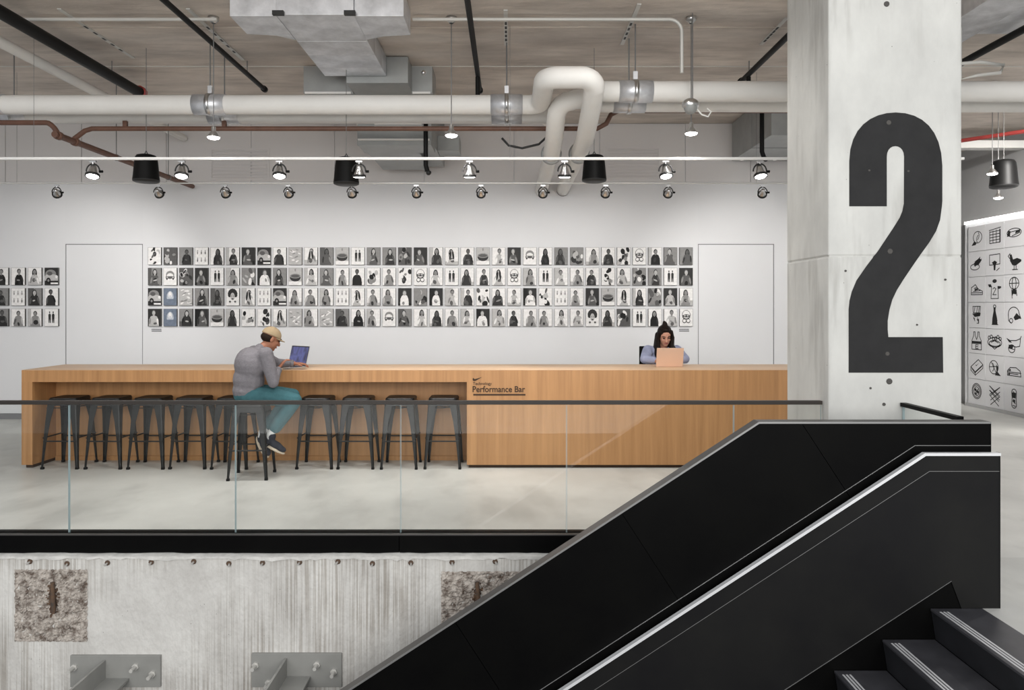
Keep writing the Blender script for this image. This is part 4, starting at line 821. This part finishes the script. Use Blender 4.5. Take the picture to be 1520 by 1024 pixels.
def strip_mesh(s, line, wd, f):
    for a, b in zip(line, line[1:]):
        a = Vector(a); b = Vector(b); d = (b-a)
        if d.length < 1e-5: continue
        d.normalize(); n_ = Vector((-d.y, d.x))*wd/2; e_ = d*wd*.35; q = [a-e_-n_, b+e_-n_, b+e_+n_, a-e_+n_]
        s.add([f(p) for p in q], [(3, 2, 1, 0)])
ICL = ['ball with shadow', 'grid calendar', 'bullet-shaped train', 'hand drawing', 'basketball hoop', 'pigeon', 'sneaker', 'player in shirt numbered 2', 'ball held up by a hand', 'torn figure', 'tower-shaped bottle', 'baseball cap', 'two bottles in a box', 'fruit basket', 'dog with ball', 'shoe box', 'ball with shadow', 'bread loaf', 'round badge', 'crossed net', 'skateboard']
for c in range(6):
    for r in range(7):
        y1 = CY[c]; y0 = CY[c+1]; z1 = R0+(7-r)*RH; z0 = z1-RH
        tl = MB().box(IX, IX+.019, y0+.004, y1-.004, z0+.004, z1-.004).build('tile', M['tile'], ip)
        if c < 3:
            stq, fi = IC[r][c]; s = MB(); ym, zm = (y0+y1)/2, (z0+z1)/2; dep = [0]
            f = lambda p: (IX-.0008, ym-p[0]*.47, zm+p[1]*.40)
            for ln in stq: strip_mesh(s, ln, .034, f)
            f2 = lambda p: (IX-.0016, ym-p[0]*.47, zm+p[1]*.40)
            for po in fi:
                q = [f2(p) for p in po]
                s.add(q, [list(range(len(q)))])
            s.build('icon', M['ink'], tl)['label'] = 'black icon of a '+ICL[r*3+c]

# ------------------------------------------------------------------ people
def fingers(s, wrist, fwd, side, nrm, sc=1., curl=.5, spread=.012):
    """hand rooted at wrist: palm along fwd, fingers spread along side, curling toward nrm"""
    wr = Vector(wrist); fwd = Vector(fwd).normalized(); side = Vector(side); side = (side-fwd*side.dot(fwd)).normalized(); nr = fwd.cross(side)*(1 if nrm > 0 else -1)
    pc = wr+fwd*.075*sc
    for i in range(4):
        k = (i-1.5); s.cap(wr+fwd*.01*sc+side*k*.012*sc, .015*sc, wr+fwd*.085*sc+side*k*.021*sc, .0125*sc)
        Lf = (.062, .075, .070, .055)[i]*sc; b = wr+fwd*.085*sc+side*k*.021*sc
        d1 = (fwd+side*k*spread*6+nr*curl*.35).normalized(); m1 = b+d1*Lf*.5
        d2 = (fwd*.7+nr*curl*1.1).normalized(); m2 = m1+d2*Lf*.35; d3 = (fwd*.35+nr*curl*1.5).normalized()
        s.chain([(b, .0105*sc), (m1, .0095*sc), (m2, .0085*sc), (m2+d3*Lf*.25, .0075*sc)])
    tb = wr+fwd*.03*sc-side*.028*sc; t1 = tb+(fwd*.6-side*.8+nr*.25).normalized()*.04*sc; t2 = t1+(fwd*.9-side*.3+nr*.3).normalized()*.032*sc
    s.chain([(tb, .015*sc), (t1, .012*sc), (t2, .0095*sc)])
def head(s, c, fd, up, sc=1.):
    """skull, jaw, nose, ears, lips around centre c, looking along fd"""
    fd = Vector(fd).normalized(); up = Vector(up); up = (up-fd*up.dot(fd)).normalized(); sd = fd.cross(up)
    R = Matrix((sd, fd, up)).transposed(); c = Vector(c); P = lambda a, b, d: c+(sd*a+fd*b+up*d)*sc
    s.ell(P(0, -.012, .035), (.073*sc, .094*sc, .085*sc), 18, 12, R); s.ell(P(0, .018, -.03), (.06*sc, .072*sc, .085*sc), 16, 10, R)
    s.ell(P(0, .052, -.085), (.032*sc, .03*sc, .026*sc), 12, 8, R)
    s.cap(P(0, .085, .02), .009*sc, P(0, .105, -.022), .014*sc); s.ell(P(.012, .095, -.026), (.01*sc, .01*sc, .009*sc), 8, 6); s.ell(P(-.012, .095, -.026), (.01*sc, .01*sc, .009*sc), 8, 6)
    for q in (-1, 1):
        s.ell(P(q*.073, -.008, -.005), (.011*sc, .02*sc, .032*sc), 10, 7, R); s.ell(P(q*.036, .066, -.015), (.022*sc, .016*sc, .018*sc), 10, 7, R)
        s.ell(P(q*.03, .083, .035), (.022*sc, .010*sc, .008*sc), 10, 6, R)
    return P, R
def face_bits(par, P, R, sc, beard=False):
    for q in (-1, 1):
        MB().ell(P(q*.031, .0815, .015), (.014*sc, .008*sc, .0065*sc), 10, 7, R).build('eye', M['eye'], par)
        MB().tube([P(q*.014, .094, .038), P(q*.032, .093, .044), P(q*.05, .078, .036)], .0045*sc, 6).build('eyebrow', M['hair_m'], par)
    MB().ell(P(0, .0845, -.056), (.023*sc, .010*sc, .0085*sc), 12, 7, R).build('lips', M['lip'], par)

def man():
    o0 = Vector((MX, MY, .3)); fdir = Vector((.78, .62, 0)).normalized(); per = Vector((fdir.y, -fdir.x, 0))
    nb = Vector((-2.60, 7.70, 1.315)); hc = Vector((-2.508, 7.77, 1.405)); hfd = (fdir+Vector((.1, 0, -.50))).normalized()
    pel = Vector((MX-.04, MY+.02, .865)); 
    rs, ls = nb+per*.175+Vector((0, 0, -.05)), nb-per*.175+Vector((0, 0, -.05))
    re, rw = Vector((-2.415, 7.56, .975)), Vector((-2.425, 7.76, 1.10))
    le, lw = Vector((-2.54, 8.07, 1.132)), Vector((-2.36, 8.10, 1.128))
    rh, lh = pel+per*.085, pel-per*.085
    rk, ra = Vector((-2.235, 7.70, .775)), Vector((-2.475, 7.66, .435))
    lk, la = Vector((-2.32, 7.92, .80)), Vector((-2.575, 7.70, .445))
    s = MB()
    P, R = head(s, hc, hfd, (0, 0, 1))
    s.cap(nb+Vector((0, 0, -.02)), .056, hc+Vector((-.02, -.015, -.04)), .052)
    s.chain([(pel, .12), (pel+Vector((.0, .0, .2)), .12), (nb+Vector((-.05, -.03, -.14)), .125), (nb+Vector((-.01, 0, -.05)), .07)])
    for a, b, c in ((rs, re, rw), (ls, le, lw)): s.chain([(nb+Vector((0, 0, -.05)), .06), (a, .052), (b, .038), (c, .025)])
    for a, b, c in ((rh, rk, ra), (lh, lk, la)): s.chain([(pel, .10), (a, .085), (b, .052), (c, .034)])
    fingers(s, rw, Vector((.10, .08, .16)), Vector((.4, -.5, .2)), 1, 1., .7)
    fingers(s, lw, Vector((.9, .25, -.03)), Vector((-.2, .9, 0)), -1, 1., .5)
    for a, fw in ((ra, Vector((.86, -.12, -.42))), (la, Vector((.45, -.35, -.6)))): b = a+Vector((0, 0, -.085)); fw = fw.normalized(); s.chain([(a, .034), (b, .030), (b+fw*.10, .020)])
    body = s.build('person', M['skin_m'], origin=(MX, MY, .3), remesh=.0065, smooth_it=3)
    tag(body, 'man in grey sweater, teal trousers and khaki cap leaning over the bar', 'person')
    face_bits(body, P, R, 1.)
    # sweater: one piece following the rounded back
    s = MB(); RB_ = Matrix((per, fdir, Vector((0, 0, 1)))).transposed()
    s.ell(pel+Vector((-.01, 0, .02)), (.18, .150, .13), 18, 10, RB_); s.ell(pel+Vector((.0, .0, .13)), (.19, .155, .17), 18, 10, RB_); s.ell(nb+Vector((-.085, -.05, -.17)), (.205, .15, .19), 18, 10, RB_)
    s.ell(nb+Vector((-.04, -.03, -.075)), (.19, .11, .085), 18, 10, RB_); s.cap(nb+Vector((-.015, -.01, -.06)), .085, nb+Vector((.005, .005, -.012)), .066)
    for a, b, c in ((rs, re, rw), (ls, le, lw)):
        w2 = b+(c-b)*.86; s.chain([(nb+Vector((-.03, -.02, -.09)), .085), (a, .076), (a+(b-a)*.5, .07), (b, .056), (w2, .038)])
    for q in range(5): an = -.6+q*.5; s.cap(pel+per*(.10-.03*q)-fdir*.12+Vector((0, 0, .02+.07*q)), .018, pel+per*(.17)-fdir*(-.02+.02*q)+Vector((0, 0, .01+.055*q)), .016)
    s.build('sweater', M['sweater'], body, remesh=.009, smooth_it=4)
    for w_, e_ in ((rw, re), (lw, le)):
        d = (w_-e_).normalized(); c = e_+(w_-e_)*.84; MB().lathe([(.034, -.01), (.041, -.008), (.041, .022), (.034, .024)], c, d, 16).build('cuff', M['sweater'], body)
    # trousers
    s = MB(); s.ell(pel+Vector((0, 0, -.03)), (.175, .15, .10), 16, 9, RB_)
    for a, b, c in ((rh, rk, ra), (lh, lk, la)):
        c2 = b+(c-b)*.80; s.chain([(a+Vector((0, 0, -.02)), .105), (a+(b-a)*.5, .092), (b, .074), (b+(c-b)*.35, .074), (c2, .066)])
    s.build('trousers', M['teal'], body, remesh=.009, smooth_it=4)
    for a, k_ in ((ra, rk), (la, lk)):
        d = (k_-a).normalized(); MB().tube([a+Vector((0, 0, -.05)), a, a+d*.16], [.043, .040, .045], 14).build('sock', M['white'], body)
    for a, fwd, up in ((ra, Vector((.86, -.12, -.42)), 1), (la, Vector((.45, -.35, -.6)), 1)):
        fwd = fwd.normalized(); u_ = Vector((0, 0, 1)); u_ = (u_-fwd*u_.dot(fwd)).normalized(); sd_ = fwd.cross(u_); R2 = Matrix((fwd, sd_, u_)).transposed()
        b = a+Vector((0, 0, -.085)); s = MB()
        s.ell(b-fwd*.02+u_*.012, (.06, .043, .052), 14, 9, R2); s.ell(b+fwd*.06, (.09, .044, .040), 14, 9, R2); s.ell(b+fwd*.13-u_*.008, (.06, .043, .030), 14, 9, R2); s.cap(b-fwd*.01, .043, b-fwd*.015+u_*.06, .044)
        sh_ = s.build('shoe', M['shoe'], body, remesh=.007)
        s = MB(); s.ell(b+fwd*.055-u_*.040, (.140, .049, .020), 18, 8, R2); s.build('sole', M['sole'], sh_)
    # cap
    s = MB(); s.ell(P(0, -.012, .045), (.083, .104, .090), 20, 14, R); cp = s.build('cap', M['cap_c'], body)
    bm = bmesh.new(); bm.from_mesh(cp.data); og = ORG[cp]
    upv = R @ Vector((0, 0, 1)); bmesh.ops.bisect_plane(bm, geom=bm.verts[:]+bm.edges[:]+bm.faces[:], plane_co=P(0, 0, .036)-og, plane_no=upv, clear_inner=True); bm.to_mesh(cp.data); bm.free()
    sol = cp.modifiers.new('solid', 'SOLIDIFY'); sol.thickness = .005
    s = MB(); n = 12; vs = []
    for j in range(4):
        for i in range(n+1):
            t = -1+2*i/n; x = .072*t; y0 = .094*math.sqrt(max(0, 1-(x/.083)**2))-.012; L_ = .075*math.sqrt(max(0, 1-(t*.93)**2)); y = y0-.01+L_*j/3
            vs.append(P(x, y, .044-.16*(t*t)*.09-.10*L_*(j/3.)))
    s.add(vs, [(j*(n+1)+i, j*(n+1)+i+1, (j+1)*(n+1)+i+1, (j+1)*(n+1)+i) for j in range(3) for i in range(n)], True); br = s.build('brim', M['cap_c'], cp); q = br.modifiers.new('solid', 'SOLIDIFY'); q.thickness = .006
    s = MB(); s.ell(P(0, -.02, .008), (.0765, .094, .060), 16, 10, R); hr = s.build('short_hair', M['hair_m'], body)
    bm = bmesh.new(); bm.from_mesh(hr.data); bmesh.ops.bisect_plane(bm, geom=bm.verts[:]+bm.edges[:]+bm.faces[:], plane_co=P(0, .006, 0)-ORG[hr], plane_no=R @ Vector((0, 1, .3)), clear_outer=True); bm.to_mesh(hr.data); bm.free()
man()

def woman():
    x = 1.885; hc = Vector((x, 9.02, 1.385)); fd = Vector((.03, -1, -.42)).normalized(); nb = Vector((x-.005, 9.12, 1.245)); pel = Vector((x-.02, 9.30, .86))
    s = MB(); P, R = head(s, hc, fd, (-.04, 0, 1), .98)
    s.cap(nb+Vector((0, .01, -.03)), .05, hc+Vector((0, .035, -.03)), .046)
    rs, ls = nb+Vector((-.18, .01, -.035)), nb+Vector((.175, .01, -.035))
    re, le = Vector((x-.265, 8.92, 1.100)), Vector((x+.225, 8.93, 1.100)); rw, lw = Vector((x-.13, 8.76, 1.108)), Vector((x+.06, 8.76, 1.108))
    s.chain([(pel, .12), (pel+Vector((0, -.05, .2)), .11), (nb+Vector((0, .03, -.13)), .11), (nb+Vector((0, 0, -.05)), .06)])
    for a, b, c in ((rs, re, rw), (ls, le, lw)): s.chain([(nb+Vector((0, 0, -.05)), .05), (a, .045), (b, .034), (c, .022)])
    for q in (-1, 1): s.chain([(pel, .10), (pel+Vector((q*.09, 0, -.02)), .085), (pel+Vector((q*.10, -.22, -.03)), .06), (pel+Vector((q*.10, -.16, -.45)), .036), (pel+Vector((q*.10, -.26, -.50)), .028)])
    fingers(s, rw, Vector((.35, -1, -.05)), Vector((1, .3, 0)), 1, .9, .5); fingers(s, lw, Vector((-.35, -1, -.05)), Vector((-1, .3, 0)), -1, .9, .5)
    body = s.build('person', M['skin_w'], origin=(x, 9.3, .36), remesh=.0065, smooth_it=3)
    tag(body, 'smiling woman in pale blue shirt with long dark hair working at laptop', 'person')
    face_bits(body, P, R, .98)
    s = MB(); s.ell(pel+Vector((0, 0, .03)), (.18, .15, .13), 16, 9); s.ell(pel+Vector((0, -.03, .18)), (.175, .14, .16), 16, 9); s.ell(nb+Vector((0, .035, -.14)), (.185, .125, .13), 16, 9); s.ell(nb+Vector((0, .025, -.055)), (.15, .085, .055), 16, 9)
    for a, b, c in ((rs, re, rw), (ls, le, lw)):
        w2 = b+(c-b)*.68; s.chain([(nb+Vector((0, .02, -.08)), .07), (a, .068), (a+(b-a)*.5, .068), (b+Vector((0, 0, .018)), .056), (w2+Vector((0, 0, .008)), .042)])
    s.build('shirt', M['shirt'], body, remesh=.009, smooth_it=4)
    for q in (-1, 1):
        MB().add([nb+Vector((q*.012, -.085, -.13)), nb+Vector((q*.075, -.062, -.06)), nb+Vector((q*.085, .0, .01)), nb+Vector((q*.05, -.055, .012)), nb+Vector((q*.012, -.092, -.13)), nb+Vector((q*.082, -.072, -.06)), nb+Vector((q*.095, .0, .004)), nb+Vector((q*.058, -.066, .008))], [(0, 1, 2, 3), (7, 6, 5, 4), (0, 4, 5, 1), (1, 5, 6, 2), (2, 6, 7, 3), (3, 7, 4, 0)]).build('collar', M['shirt'], body)
    MB().chain([(nb+Vector((0, -.05, -.03)), .04), (nb+Vector((0, -.078, -.10)), .026)]).build('neckline', M['skin_w'], body)
    s = MB()
    for q in (-1, 1): s.chain([(pel+Vector((q*.08, 0, -.03)), .10), (pel+Vector((q*.10, -.22, -.03)), .075), (pel+Vector((q*.10, -.17, -.40)), .05)])
    s.build('trousers', M['jean'], body, remesh=.012)
    s = MB(); s.ell(P(0, -.03, .05), (.088, .098, .092), 18, 12, R); s.ell(P(0, -.065, -.03), (.084, .065, .12), 16, 10, R)
    s.ell(P(0, .015, .108), (.055, .06, .026), 14, 8, R)
    for q, ex in ((-1, -.02), (1, .05)):
        # strands down both sides of the face onto the chest
        a = P(q*.074, .022, .075); b = P(q*.092, .018, -.01); s.chain([(a, .020), (b, .022)])
        sgn = (P(1, 0, 0)-P(0, 0, 0)).x; dx = q*sgn
        e1 = Vector((hc.x+dx*.088, 9.05, 1.27)); e2 = Vector((hc.x+dx*(.095 if dx < 0 else .15), 9.03, 1.17)); e3 = Vector((hc.x+dx*(.085 if dx < 0 else .185), 9.0, 1.10))
        s.chain([(b, .026), (e1, .034), (e2, .032), (e3, .018)])
        i1 = Vector((hc.x+dx*.080, 9.02, 1.26)); i2 = Vector((hc.x+dx*.078, 8.985, 1.16)); i3 = Vector((hc.x+dx*.07, 8.97, 1.09)); s.chain([(b, .022), (i1, .026), (i2, .028), (i3, .018)])
        s.chain([(P(q*.07, -.06, 0), .04), (Vector((hc.x+dx*.09, 9.11, 1.22)), .04), (Vector((hc.x+dx*.12, 9.10, 1.13)), .025)])
    s.ell(P(.0, -.03, .150), (.034, .034, .036), 12, 8); s.cap(P(0, -.03, .12), .028, P(0, -.03, .14), .03); s.ell(P(.008, -.03, .178), (.022, .024, .022), 10, 7)
    s.build('hair', M['hair'], body, remesh=.006, smooth_it=3)
woman()
# dark chair behind the bar
cx0 = 1.87; ch = thing('high_chair', (cx0, 9.34, 0), 'dark high chair behind the bar with the woman sitting on it', 'chair')
MB().box(cx0-.21, cx0+.21, 9.16, 9.56, .70, .735).build('seat', M['plastic'], ch, bevel=.01)
MB().box(cx0-.20, cx0+.17, 9.56, 9.59, .86, 1.24).build('backrest', M['plastic'], ch, bevel=.01)
for sx_ in (-1, 1):
    MB().box(cx0+sx_*.13-.012, cx0+sx_*.13+.012, 9.535, 9.559, .736, .95).build('back_post', M['stool'], ch)
    for y in (9.18, 9.53): MB().tube([(cx0+sx_*.19, y, .70), (cx0+sx_*.21, y+(.02 if y > 9.3 else -.02), 0)], .013, 8).build('leg', M['stool'], ch)
    MB().tube([(cx0+sx_*.203, 9.175, .25), (cx0+sx_*.203, 9.535, .25)], .009, 6).build('footrest', M['stool'], ch)

# ------------------------------------------------------------------ unseen fill lamps added to brighten the walkway, right bay and icon display
def fill_lamp(x, y, target, energy, ang, label):
    t = thing('ceiling_fill_lamp', (x, y, CEIL-.12), label, 'fill_lamp', 'unseen fill lamps added under the ceiling')
    MB().lathe([(.075, .12), (.075, .0), (.066, .0), (.06, .05)], (x, y, CEIL-.12), (0, 0, 1), 18).build('can', M['track'], t)
    MB().lathe([(.060, .05), (0, .05)], (x, y, CEIL-.12), (0, 0, 1), 18).build('lens', M['lens'], t)
    lamp(t, (x, y, CEIL-.14), target, energy, ang, .9, .07)
for i, x in enumerate((-7, -5, -3, -1, 1)): fill_lamp(x, 5.9, (x, 6.6, 0), 85, 140, 'added fill lamp under the ceiling over the walkway, %s from left' % ordn(i+1))
fill_lamp(5.6, 6.0, (5.6, 6.2, 0), 170, 140, 'added fill lamp under the ceiling right of the column')
fill_lamp(6.6, 7.4, (8.1, 12.5, 1.5), 2400, 70, 'added fill lamp under the ceiling turned towards the icon display')
